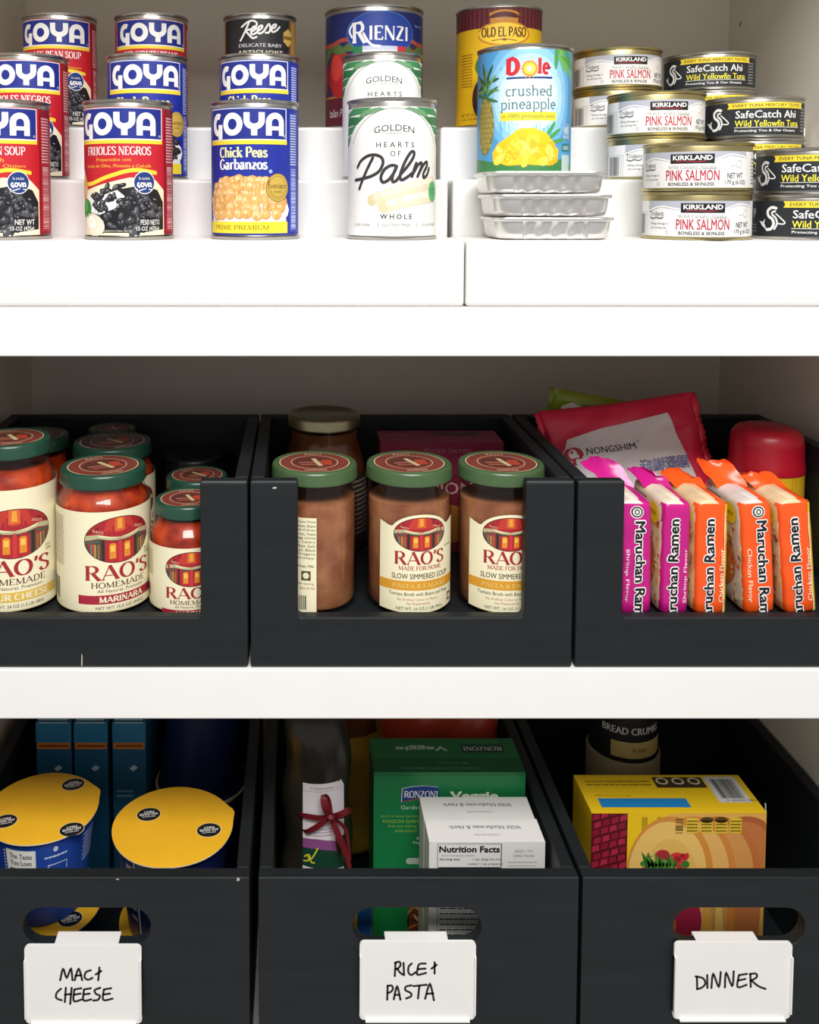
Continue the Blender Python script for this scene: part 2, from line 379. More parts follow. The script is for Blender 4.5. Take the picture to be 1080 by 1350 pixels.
    def emit(s, mb, mp, smooth=True, dz=.00006):
        groups = {}
        for vs, fs, m, z in s.it: groups.setdefault(m.name, (m, []))[1].append((vs, fs, z))
        for m, its in groups.values():
            V = []; Fc = []
            for vs, fs, z in its:
                k = len(V); V += [(p[0], p[1], z) for p in vs]; Fc += [tuple(k+a for a in f) for f in fs]
            if s.step or s.stepv or s.clip:
                bm = bmesh.new(); bv = [bm.verts.new(p) for p in V]
                for f in Fc:
                    try: bm.faces.new([bv[a] for a in f])
                    except ValueError: pass
                for st, ax in ((s.step, 0), (s.stepv, 1)):
                    if not st: continue
                    lo_, hi_ = min(v[ax] for v in V), max(v[ax] for v in V)
                    k = math.ceil(lo_/st)
                    while k*st < hi_:
                        co = (k*st, 0, 0) if ax == 0 else (0, k*st, 0); no = (1, 0, 0) if ax == 0 else (0, 1, 0)
                        bmesh.ops.bisect_plane(bm, geom=bm.verts[:]+bm.edges[:]+bm.faces[:], plane_co=co, plane_no=no, dist=1e-5)
                        k += 1
                if s.clip:
                    for i, sg in ((0, -1), (1, 1)):
                        bmesh.ops.bisect_plane(bm, geom=bm.verts[:]+bm.edges[:]+bm.faces[:], plane_co=(0, s.clip[i], 0), plane_no=(0, sg, 0), clear_outer=True, dist=1e-5)
                bm.verts.index_update()
                V = [tuple(v.co) for v in bm.verts]; Fc = [tuple(v.index for v in f.verts) for f in bm.faces]; bm.free()
            mb.add([mp(x*.001, y*.001, z*dz) for x, y, z in V], Fc, m, smooth)
def on_cyl(R, z0=0.):
    return lambda x, y, d: ((R+d)*math.sin(x/R), -(R+d)*math.cos(x/R), z0 + y)
def on_cone(R0, R1, h, z0=0.):
    def f(x, y, d):
        R = R0 + (R1-R0)*y/h; Rm = (R0+R1)/2
        return ((R+d)*math.sin(x/Rm), -(R+d)*math.cos(x/Rm), z0+y)
    return f
def on_front(o): return lambda x, y, d: (o[0]+x, o[1]-d-.0001, o[2]+y)      # facing -Y
def on_top(o): return lambda x, y, d: (o[0]+x, o[1]+y, o[2]+d+.0001)        # facing up
def on_left(o): return lambda x, y, d: (o[0]-d-.0001, o[1]-x, o[2]+y)       # facing -X
# ------------------------------------------------------------------ setting
YF = .74; YB = 1.10
ZU1 = ZZ(405, YF); ZU0 = ZZ(470, YF)           # upper shelf board
ZM1 = ZZ(883, YF); ZM0 = ZZ(948, YF)           # middle shelf board
ZB1 = ZZ(1438, YF); ZB0 = ZB1 - .04
YM = YF+.003; WBIN = P(756.5, 760, YM).x-P(330, 760, YM).x
XR = max(P(951, 120, YB).x, P(767, 1250, YM).x+WBIN+.0015, P(760, 760, YM).x+WBIN+.0015); XL = P(42, 500, YB).x
ZT = CAMZ + .30
def struct(name, boxes, m, bevel=0):
    b = MB()
    for a, c in boxes: b.box(a, c, m)
    o = b.build(name, bevel=bevel); o['kind'] = 'structure'; return o
struct('wall_back', [((XL-.03, YB, ZB0-.02), (XR+.03, YB+.02, ZT+.04))], M_WALL)
struct('wall_left', [((XL-.03, YF-.01, ZB0-.02), (XL, YB, ZT+.04))], M_WALL)
struct('wall_right', [((XR, YF-.01, ZB0-.02), (XR+.03, YB, ZT+.04))], M_WALL)
struct('shelf_above', [((XL, YF, ZT), (XR, YB, ZT+.04))], M_SHELF)  # unseen shelf board overhead, its height set for the shade it casts at the back
struct('floor', [((XL, YF, ZB0), (XR, YB, ZB1))], M_SHELF)
for z0, z1, lb in ((ZU0, ZU1, 'thick white pantry shelf board carrying the stepped risers and cans'),
                   (ZM0, ZM1, 'thick white pantry shelf board carrying the three open-front bins of jars and noodles')):
    b = MB(); b.box((XL+.0002, YF, z0), (XR-.0002, YB-.0002, z1), M_SHELF)
    tag(b.build('pantry_shelf', bevel=.0012), lb, 'shelf', 'pantry shelves')
# nail left in the right wall
pn = P(978, 32, .0); t = (XR - 0)/( (978-PX)/F ); pn = P(978, 32, 1.0); k = XR/pn.x; pn = P(978, 32, k)
b = MB(); b.tube([(0, 0, .003), (-.001, 0, -.0028)], [.0006, .0004], mat('rusty_nail', '#3A322C', .6))
tag(b.build('nail', loc=(XR-.0011, pn.y, pn.z)), 'tiny dark nail in the white right wall above the tuna cans', 'nail')

# ------------------------------------------------------------------ stepped risers
T1 = ZZ(311.5, .83); T2 = ZZ(236.5, .83); T3 = ZZ(167.5, .919)
YS = (YF+.001, .83, .919, 1.008)
def riser(xs, label):
    r = thing('stepped_riser', label, 'riser', (0, 0, 0), group='white stepped risers')
    for i, z in enumerate((T1, T2, T3)):
        b = MB(); x0, x1 = xs[i]; zb = ZU1+.0003
        b.box((x0, YS[i], zb), (x1, YS[i+1]-.0003, z), M_RISER)
        b.build('step', r, bevel=.003, bseg=3)
riser([(XL+.004, P(614, 360, YF).x-.0006), (XL+.004, P(591, 270, .83).x), (XL+.004, P(572, 200, .919).x)],
      'white stepped riser on the left of the upper shelf, under the bean cans')
riser([(P(614, 360, YF).x+.0006, XR-.004), (P(597, 270, .83).x, XR-.004), (P(581, 200, .919).x, XR-.004)],
      'white stepped riser on the right of the upper shelf, under the salmon and tuna')

# ------------------------------------------------------------------ cans
def can_root(name, label, D, H, group=None, metal=None, art=None, top=.0035, R2=None):
    """tin can: seamed rims, sunken lid, paper or printed label"""
    metal = metal or M_STEEL; R = D/2; rb = R-.0013
    t = thing(name, label, 'can', group=group)
    b = MB(); b.lathe([(rb-.0022, .0012), (rb-.0004, .0028), (rb, .004), (rb, H-.004), (rb-.0004, H-.0025)], metal); b.build('can_body', t)
    for z, s in ((.0012, 1), (H-.0012, -1)):
        b = MB(); pr = [(R-.0026, z-.0011), (R-.0006, z-.0012), (R, z-.0004), (R, z+.0010), (R-.0007, z+.0014), (R-.0026, z+.0012), (R-.0026, z-.0011)]
        b.lathe(pr, metal); b.build('rim', t)
    b = MB(); b.lathe([(R-.0024, H-.0035), (R-.006, H-.0036), (R-.007, H-.0028), (R*.55, H-.0028), (R*.5, H-.0034), (.0004, H-.0034)], metal); b.build('lid', t)
    b = MB(); b.lathe([(.0004, .0022), (R-.0024, .002)], metal); b.build('base', t)
    if art:
        b = MB(); b.art(art, on_cyl(rb+.0003)); b.build('label', t)
    return t
def place(root, px, Y, z, rel=0):
    """stand a thing at pixel column px and depth Y; rel turns its printed front away from the lens in degrees"""
    d = math.hypot(1, 0); zz = z
    y = PY + 0
    # column is measured at the height of the thing itself
    p = Vector((0, 0, 0)); X = (px-PX)/F*(Y*math.cos(TH) + (CAMZ - z)*math.sin(TH))
    root.location = (X, Y, z); root.rotation_euler = (0, 0, -math.atan2(X, Y) + math.radians(rel))
    return root
WHT = ink('#F4F2EE'); BLK = ink('#16161A'); NAVY = ink('#1B2A86'); RED = ink('#C41F2C'); YEL = ink('#F3D43C'); CREAM = ink('#F1E9C6')
DRED = ink('#8C1424'); GRY = ink('#8C8C90'); GOLDI = ink('#C9A84C'); ORG = ink('#F0B23A')
rnd = random.Random(7)
def pile(a, cx, cy, rx, ry, n, cols, sz, z, seed, asp=1.7, hi=None, clip=None):
    r = random.Random(seed)
    for i in range(n):
        for _ in range(40):
            u, v = r.uniform(-1, 1), r.uniform(-1, 1)
            if (u*u+v*v < 1) and (clip is None or clip(cx+u*rx, cy+v*ry)): break
        s = sz*r.uniform(.8, 1.15); an = r.uniform(0, 180)
        a.ell(cx+u*rx, cy+v*ry, s*asp/2, s/2, cols[i % len(cols)], z + i*.013, an, 9)
        if hi: a.ell(cx+u*rx - s*.1, cy+v*ry + s*.18, s*asp*.2, s*.11, hi, z + i*.013 + .006, an, 6)

def can_art_red(title, sub, net, soup=False):
    a = Art(step=3.5, clip=(3, 107)); VT = 106.5
    a.rect(-113, 3.5, 113, VT, RED, 0)
    a.rect(44, 3.5, 62, VT, DRED, 1)
    a.rect(-42.5, 78, 41.5, VT-.6, WHT, 1); a.rect(-41.8, 81.2, 40.6, VT-1.2, NAVY, 2); a.rect(-42.5, 77.2, 41.5, 80.2, YEL, 2)
    a.logo(0, 93, 18.5, 69, WHT, 3); a.ring(38.6, 83.6, .8, .8, .3, WHT, 3, 10)
    a.serif(title, 1, 71.5, 6.6, 58 if len(title) > 9 else 44, WHT, 2, thick=.19, thin=.07)
    sh = .22
    for i, sx in enumerate(sub): a.text(sx, -2 + 2*i, 64 - 5*i, 3.4, (30, 60)[i], ORG, 2, .012, shear=sh)
    a.line(lp(-42,47,-25,45,-5,51,15,56,34,54), 3.2, YEL, 1.5, smooth=True)
    a.poly([(-42,3.5),(-42,42),(-30,40),(-10,45),(12,50),(34,48),(43,40),(43,3.5)], CREAM, 1.6)
    a.poly([(-30,8),(-33,22),(-20,33),(0,40),(22,44),(36,40),(42,30),(42,8),(20,5.5),(-10,5.5)], BLK, 1.7)
    pile(a, 6, 24, 34, 20, 130, [ink('#25252A'), ink('#3A3A40'), ink('#18181C'), ink('#4C4C52')], 4.2, 2, 3, hi=ink('#8F8F94'))
    if not soup:
        a.poly([(-41,58),(-37,57),(-27,36),(-18,30),(-10,36),(2,40),(8,35),(2,26),(-14,20),(-24,22),(-34,36)], WHT, 4.2)
        pile(a, -7, 29, 13, 8, 26, [ink('#25252A'), ink('#3A3A40'), ink('#18181C')], 4.2, 4.3, 5, hi=ink('#8F8F94'))
        a.ell(-36, 42, 6, 11, ink('#E9A53A'), 4.1); a.ell(-32, 25, 8, 8, ink('#2F8A3C'), 4.5); a.ell(-33, 27, 3, 5, ink('#5BB85A'), 4.6)
        a.ell(-22, 12, 13, 9, ink('#EFE3CE'), 4.8, -15); a.ell(-25, 14, 7, 5, ink('#FBF6EA'), 4.9, -15)
    else:
        a.ell(-34, 30, 10, 4, WHT, 4.4, 30); a.ell(-36, 12, 10, 7, ink('#3F9A4A'), 4.5)
    a.ell(24, 46, 9.2, 9.2, WHT, 5); a.ell(24, 46, 8.6, 8.6, ink('#1E3A78'), 5.2)
    a.text('la cocina', 24, 49.5, 2.4, 9, WHT, 5.4); a.logo(24, 44.2, 4, 12.5, WHT, 5.4, .3); a.line(lp(17,41,20,39.5,24,41,30,40.4), .7, WHT, 5.4)
    a.text(net[0], 29, 14, 4.2, 17, WHT, 5.4, .01); a.text(net[1], 27, 8.4, 4.4, 20, WHT, 5.4, .01)
    a.text('SERVING SUGGESTION' if soup else 'SUGERENCIA PARA SERVIR', 0, 7, 1.7, 27, ink('#C9C4B8'), 5.4)
    a.rect(46, 6, 60, 100, ink('#B02C3C'), 2); a.small(47, 62, 59, 100, 16, ink('#F0C4C4'), 3, 9); a.bars(48, 8, 58, 60, ink('#E9B7B7'), 3, 34, 4, False)
    a.small(64, 30, 90, 95, 18, ink('#E8A0A0'), 2, 8)
    return a
def can_art_blue(l1, l2, bean):
    a = Art(step=3.5, clip=(3, 107)); VT = 106.5; B2 = ink('#1A2C96')
    a.rect(-113, 3.5, 113, VT, B2, 0)
    a.rect(-40, 78, 36, VT-.6, WHT, 1); a.rect(-39.2, 81, 35.1, VT-1.2, NAVY, 2); a.rect(-40.5, 76.8, 36.5, 80.2, YEL, 2)
    a.logo(-1, 93, 18.5, 68, WHT, 3); a.ring(33.3, 83.6, .8, .8, .3, WHT, 3, 10)
    PY_ = ink('#F2EFA8')
    if l2:
        a.serif(l1, -3.5, 70.5, 8.2, 43, PY_, 2, thick=.25, thin=.09); a.serif(l2, -3.5, 60.8, 8.2, 43, WHT, 2, thick=.25, thin=.09)
        a.ell(20.5, 55, 1.6, 1.6, ink('#9AB0E8'), 2)
    else: a.serif(l1, -3, 69, 8.6, 52, PY_, 2, thick=.25, thin=.09)
    a.ell(0, 24, 39, 16, WHT, 1); a.ell(-1, 16, 37, 8, ink('#E8E8EE'), 1.1)
    if bean == 'pea':
        r = random.Random(4); rows = [(47,8,20),(42.5,9,27),(37,10,31),(31.5,10,33),(25.5,10,33),(20,8,27)]
        z = 2
        for k, (y, n, wd) in enumerate(rows):
            for i in range(n):
                x = -2 + (i/(n-1)-.5)*2*wd + r.uniform(-1.5, 1.5); yy = y + r.uniform(-1.2, 1.2); s = r.uniform(4.3, 5.2); z += .02
                a.ell(x, yy, s, s*.95, ink(r.choice(('#D79A50', '#CF8E44', '#DDA45C'))), z, 0, 14)
                a.ell(x-.5, yy+.5, s*.84, s*.8, ink(r.choice(('#EDBC78', '#E8B46C', '#F0C386'))), z+.006, 0, 14)
                a.ell(x-1.3, yy+1.5, s*.38, s*.32, ink('#F8DDAA'), z+.012, 0, 10)
        gy, gx = 42, 27
    else:
        pile(a, 0, 27, 35, 15, 120, [ink('#1C1A1E'), ink('#2C2A2E'), ink('#3A373A')], 4.6, 2, 6, hi=ink('#77747A')); gy, gx = 50, 31
    a.ell(gx, gy, 10.6, 11.6, ink('#8A6E28'), 6); a.ell(gx, gy, 10, 11, GOLDI, 6.2); a.ring(gx, gy, 8.4, 9.4, .35, ink('#7A6224'), 6.4)
    a.text('CHEFSBEST', gx, gy+.8, 3, 18, ink('#5A4716'), 6.5, .01); a.text('AWARD', gx, gy-3.4, 2, 8, ink('#5A4716'), 6.5)
    for i in range(11): a.ell(gx + 6.9*math.cos(math.radians(200+14*i)), gy + 7.8*math.sin(math.radians(200+14*i)), .5, .5, ink('#6A5420'), 6.5, 0, 6)
    a.rect(-40.5, 5, 37, 14.5, ink('#F2DE3A'), 3); a.serif('PRIME PREMIUM', -6, 9.8, 3.6, 50, ink('#8A6A1E'), 4, thick=.13, thin=.06)
    a.rect(40, 6, 52, 103, ink('#3C50B4'), 1); a.small(41, 60, 51, 102, 20, ink('#D6DCF4'), 2, 9); a.bars(42, 8, 50, 58, ink('#C6CEF0'), 2, 40, 3, False)
    a.small(58, 30, 84, 95, 18, ink('#8E9CD8'), 2, 8)
    return a
CG = 'bean and vegetable cans on the left riser'
ya, yb_, yc = .7853, .8743, .9633
D0, H0 = .0752, .1125
z1, z2, z3 = T1+.0003, T2+.0003, T3+.0003
place(can_root('tin_can', 'red bean soup can at the front left, cut by the edge of the photo', D0, H0, CG, art=can_art_red('BLACK BEAN SOUP', ('made with', 'Bell Pepper & Onion'), ('NET WT', '15 OZ (425g)'), True)), 9, ya, z1, -22)
fri = can_root('tin_can', 'red can of black beans with white spoon picture, front row beside the chick peas', D0, H0, CG, art=can_art_red('FRIJOLES NEGROS', ('Preparados con', 'Aceite de Oliva, Pimento y Cebolla'), ('PESO NETO', '15 OZ (425g)')))
place(fri, 171, ya, z1, -18)
place(dup(fri, 'red can of black beans on the middle step, behind the red soup can', (0, 0, 0)), 39, yb_, z2, -15)
place(can_root('tin_can', 'red black bean soup can at the back left on the top step', D0, H0, CG, art=can_art_red('BLACK BEAN SOUP', ('made with', 'Bell Pepper & Onion'), ('NET WT', '15 OZ (425g)'), True)), 81, yc, z3, -14)
place(can_root('tin_can', 'red kidney bean can on the top step behind the blue black bean can', D0, H0, CG, art=can_art_red('RED KIDNEY BEANS', ('with', 'Habichuelas Coloradas'), ('NET WT', '15.5 OZ (439g)'), True)), 201, yc, z3, -3)
place(can_root('tin_can', 'blue can of black beans on the middle step behind the red spoon can', D0, H0, CG, art=can_art_blue('Black Beans', '', 'black')), 195.5, yb_, z2, -3)
chk = can_root('tin_can', 'blue chick pea can with yellow bottom band, whole in the front row', D0, H0, CG, art=can_art_blue('Chick Peas', 'Garbanzos', 'pea'))
place(chk, 336.5, .788, z1, -12)
place(dup(chk, 'blue chick pea can on the middle step, lower half hidden by its twin in front', (0, 0, 0)), 342, yb_, z2, -11)

# black artichoke can
def art_reese():
    a = Art(step=3.5, clip=(3, 107)); VT = 106.5; G1 = ink('#C39A52')
    a.rect(-113, 3.5, 113, VT, G1, 0); a.rect(-48, 3.5, 34, VT, ink('#232326'), 1)
    a.poly([(-10,3.5),(34,3.5),(34,82),(10,60)], ink('#4A2350'), 2); a.poly([(12,3.5),(34,3.5),(34,66),(22,48)], ink('#6A2E74'), 3)
    a.rect(31, 3.5, 34.6, VT, ink('#8A6A34'), 3.5)
    def tr(*n): return [(36.8*math.asin(max(-1, min(1, (n[i]-545)/460))), 106.5-(n[i+1]-120)/12.1) for i in range(0, len(n), 2)]
    for s in (tr(390,150,340,260,300,340,280,375), tr(295,215,370,160,440,150,478,190,430,240,350,262,385,315,425,352,472,340),
              tr(415,278,460,248,466,216,430,225,405,275,420,310,470,290,500,255), tr(490,270,535,238,540,206,505,220,485,265,502,300,545,285,582,245),
              tr(580,245,625,185,642,240,622,285,585,288), tr(660,240,705,216,715,186,680,195,655,240,672,276,720,255,760,210)):
        a.line(s, 1.9, WHT, 4, smooth=True)
    a.text('DELICATE BABY', -2, 80.5, 3.4, 45, ink('#D9D2DC'), 4, .01); a.text('ARTICHOKE', -2, 73, 5.2, 48, ink('#E3D9BE'), 4, .02); a.text('HEARTS', -2, 64, 5.2, 32, ink('#E3D9BE'), 4, .02)
    a.ell(-4, 34, 26, 18, ink('#7E9A4A'), 4); a.ell(-4, 36, 16, 12, ink('#C9CF8E'), 4.2)
    hx = [(29 + 7.5*math.cos(math.radians(60*i+30)), 89.5 + 9*math.sin(math.radians(60*i+30))) for i in range(6)]
    a.poly(hx, ink('#D8B45C'), 5); a.line(hx + [hx[0]], .4, ink('#8A6A2A'), 5.2, False); a.rect(23, 87.6, 35, 91, ink('#8A6A2A'), 5.3)
    return a
place(can_root('tin_can', 'black and gold artichoke can on the top step behind the chick peas', D0, H0, CG, art=art_reese()), 343, yc, z3, 4)

# hearts of palm
def art_palm():
    a = Art(step=3.5, clip=(3, 107)); VT = 106.5; G1 = ink('#3E8A52'); G2 = ink('#2F7444'); DK = ink('#3A3838'); PAL = ink('#F3F1EC')
    a.rect(-113, 2.6, 113, VT, PAL, 0)
    for sx in (-1, 1):
        base = [[(-56,100),(-40,106.2),(-18,106.2),(-30,101)], [(-56,92),(-50,100),(-32,99),(-22,101),(-34,93)], [(-56,84),(-54,91),(-40,92),(-34,94),(-42,86)], [(-56,74),(-55,82),(-44,85),(-48,78)],
                [(-6,104),(-12,106),(-26,104),(-36,96),(-22,100)]]
        for i, p in enumerate(base):
            a.poly([(x*-sx if sx > 0 else x, y) for x, y in p], (G1, G2)[i % 2] if i < 4 else ink('#6E9A72'), 1)
    dome = [(-44,78)] + arc(1, 50, 47, 55, 150, 30, 24) + [(46,78)]
    a.poly(dome + [(46,60),(-44,60)], PAL, 2); a.line(arc(1, 50, 47, 55, 150, 30, 24), .5, ink('#6C8470'), 3, False)
    a.text('GOLDEN', 0, 89.5, 5.2, 33, DK, 4, .004, warp=-.0075); a.text('FARMS', .5, 85, 2, 12, ink('#8C8C8C'), 4); a.rect(-11, 84.8, -7, 85.2, GRY, 4); a.rect(8, 84.8, 12, 85.2, GRY, 4)
    a.text('H E A R T S', 1, 76, 4.3, 31, DK, 4, .012); a.text('O F', 1, 69, 4.3, 8.4, DK, 4, .012)
    def tr(*n): return [(36.8*math.asin(max(-1, min(1, (n[i]-548)/490))), 106-(n[i+1]-75)/13.05) for i in range(0, len(n), 2)]
    for s in (tr(325,600,260,730,210,850,185,922), tr(165,695,200,630,270,580,350,570,415,600,430,660,390,740,310,790,220,815,145,830),
              tr(575,690,520,680,450,720,410,800,430,855,490,830,550,750,575,690,556,730,530,800,535,850,575,835,620,770),
              tr(620,770,690,690,750,600,760,545,730,540,680,610,630,720,610,800,630,832,690,800,740,760), tr(785,655,765,710,738,795), tr(745,775,800,680,840,650,842,690,800,795),
              tr(805,780,860,680,900,640,905,680,866,760,872,806,910,770,930,705)):
        a.line(s, 2.5, ink('#353334'), 5, smooth=True)
    for p, c1, c2 in (((-18,32, 38,47, 9), '#E2D6B8', '#EFE6CE'), ((-8,27, 40,36, 10.5), '#E6DABC', '#F3EBD6')):
        x0, y0, x1, y1, wd = p
        a.line(lp(x0,y0,x1*.5+x0*.5,(y0+y1)/2+1.2,x1,y1), wd, ink(c1), 3 if wd < 10 else 3.3, smooth=True); a.line(lp(x0+1,y0+1.6,x1*.5+x0*.5,(y0+y1)/2+2.8,x1-1,y1+1.6), wd*.45, ink(c2), 3.1 if wd < 10 else 3.4, smooth=True)
    a.ell(-8, 27, 4.4, 5, ink('#DDCFA8'), 3.6); a.ell(-18.4, 31.6, 3.4, 4.2, ink('#D8C99E'), 3.2)
    a.ell(39, 39, 6.6, 8.4, ink('#59B36E'), 6); a.text('READY', 39, 40.6, 2, 7, ink('#2A6A3C'), 6.4); a.text('TO EAT', 39, 37.4, 2, 7, ink('#2A6A3C'), 6.4)
    a.text('W H O L E', 2, 18.8, 4, 26, DK, 4, .02)
    for s, x, wd in (('LOW CARB', -28, 16), ('GLUTEN FREE', 2, 23), ('SUGAR FREE', 34, 19)): a.text(s, x, 12, 2.2, wd, ink('#9C9898'), 4)
    for x in (-13, 19): a.rect(x, 10.4, x+.5, 13.8, ink('#8C8888'), 4)
    a.text('NET WT 14 OZ (400g)', 2, 7.4, 1.5, 28, ink('#C2BEBA'), 4)
    return a
plm = can_root('tin_can', 'white hearts of palm can in the front row with all of its label showing', D0, .1135, CG, art=art_palm())
place(plm, 516, .782, z1, 3)
place(dup(plm, 'white hearts of palm can on the middle step, below the large navy tomato can', (0, 0, 0)), 503, yb_, z2, 3)

# large navy tomato can
def art_rienzi():
    a = Art(step=3.5, clip=(3, 113)); VT = 113; NV = ink('#1B2768'); R = 49.5
    a.rect(-156, 3, 156, VT, NV, 0); a.rect(-156, 3, 156, 30, ink('#5E1E30'), 1); a.rect(-156, 30, 156, 32, ink('#A8743C'), 2)
    a.rect(-156, 32, 156, 82, ink('#2B2750'), 1)
    for x, y, rx, ry in ((-40,54,17,24), (-74,52,14,22), (10,54,20,24), (44,54,18,24)): a.ell(x, y, rx, ry, ink('#A82028'), 2); a.ell(x-4, y+6, rx*.5, ry*.55, ink('#C83C38'), 2.2)
    for x, y, an in ((-62,74,30), (-44,79,-20), (-20,80,10), (30,78,-25), (52,76,25)): a.ell(x, y, 14, 5, ink('#55703E'), 3, an)
    for sx in (-1, 1): a.line(lp(sx*2,83.5,sx*20,84,sx*34,86.5,sx*52,83,sx*74,84), 4, ink('#B0483C'), 3.4, smooth=True)
    a.ell(6, 92, 36, 21, ink('#3E78C0'), 4, n=40); a.ell(6, 92, 35.2, 20.2, ink('#1F3F9A'), 4.2, n=40)
    a.serif('R', -16, 92, 20, 15, WHT, 5, thick=.2, thin=.08); a.line(lp(-24,88,-26.5,94,-23,100,-14,102), 2, WHT, 5, smooth=True); a.line(lp(-12,91,-8,84,-3,79.4,4,78.6), 2.4, WHT, 5, smooth=True)
    a.serif('IENZI', 14, 91.5, 13.5, 40, WHT, 5, thick=.2, thin=.09, sf=.06)
    a.rect(-23, 69, -13, 79, ink('#1E7A48'), 5); a.rect(-13, 69, 22, 75, WHT, 5); a.rect(22, 69, 32, 79, ink('#C8303A'), 5); a.rect(-13, 75, 22, 79, ink('#C9CCE0'), 4.9)
    a.text('Imported from Italy', 4.5, 71.8, 3, 32, ink('#5A5A72'), 6); a.text('Italian Peeled Tomatoes', -24, 15, 8, 62, ink('#D8C8CE'), 6, 0, shear=.15)
    a.text('Net Wt.', 52, 101, 2.6, 14, ink('#9CA8D8'), 6)
    return a
place(can_root('tin_can', 'large navy tomato can on the top step behind the hearts of palm cans', .1015, .1195, CG, art=art_rienzi()), 492.5, .9705, z3, 2)

# yellow can with maroon band
def art_oep():
    a = Art(step=3.5, clip=(3, 116)); VT = 116; Y = ink('#E8B918'); MR = ink('#5A1822')
    a.rect(-135, 3, 135, VT, Y, 0); a.rect(-135, 97, 135, VT, MR, 1)
    for i in range(-26, 27): a.rect(i*5.2-1, 97, i*5.2+.8, VT, ink('#74303A'), 2)
    a.poly([(-20,94)] + arc(4, 91, 27, 12, 170, 120, 6) + [(-9,112)] + arc(4, 104, 20, 10, 140, 40, 8) + [(17,112)] + arc(4, 91, 27, 12, 60, -60, 12) + [(18,80),(-10,80)] + arc(4, 91, 27, 12, 240, 190, 5), ink('#C8862A'), 3)
    a.poly(arc(4, 91, 25, 10.4, 0, 360, 36)[:-1], ink('#F0C838'), 4); a.poly(arc(4, 103, 17, 9, 160, 20, 10), MR, 4)
    a.serif('OLD EL PASO', 4, 92.5, 9, 45, ink('#5A2A18'), 5, thick=.24, thin=.12, sf=.09); a.text('TRADITIONAL', 4, 106, 2.2, 18, ink('#D8B070'), 5, warp=-.01)
    a.line(lp(-8,84,4,85.5,16,84), .8, ink('#8A4A20'), 5, smooth=True); a.ell(4, 85, 2.4, 1.2, ink('#8A4A20'), 5.2)
    a.text('Enchilada Sauce', 12, 70, 8, 44, ink('#7A1E20'), 5, .02)
    a.ell(-16, 60, 9, 10, ink('#3C7A2C'), 5); a.ell(-14, 62, 4.5, 5, ink('#74A83C'), 5.1); a.ell(-16, 28, 12, 20, ink('#3A1C1E'), 5); a.ell(-18, 32, 6, 12, ink('#5A3028'), 5.1)
    a.small(-44, 40, -28, 74, 12, ink('#A87E1C'), 4, 5); a.text('NET WT 19 OZ', -32, 13, 3, 22, ink('#8A5A18'), 5); a.text('(1 LB 3 OZ) 538g', -32, 8.5, 2.6, 22, ink('#8A5A18'), 5)
    return a
place(can_root('tin_can', 'yellow and maroon can on the top step behind the crushed pineapple', .0872, .1188, CG, art=art_oep()), 656, .9635, z3, 2)

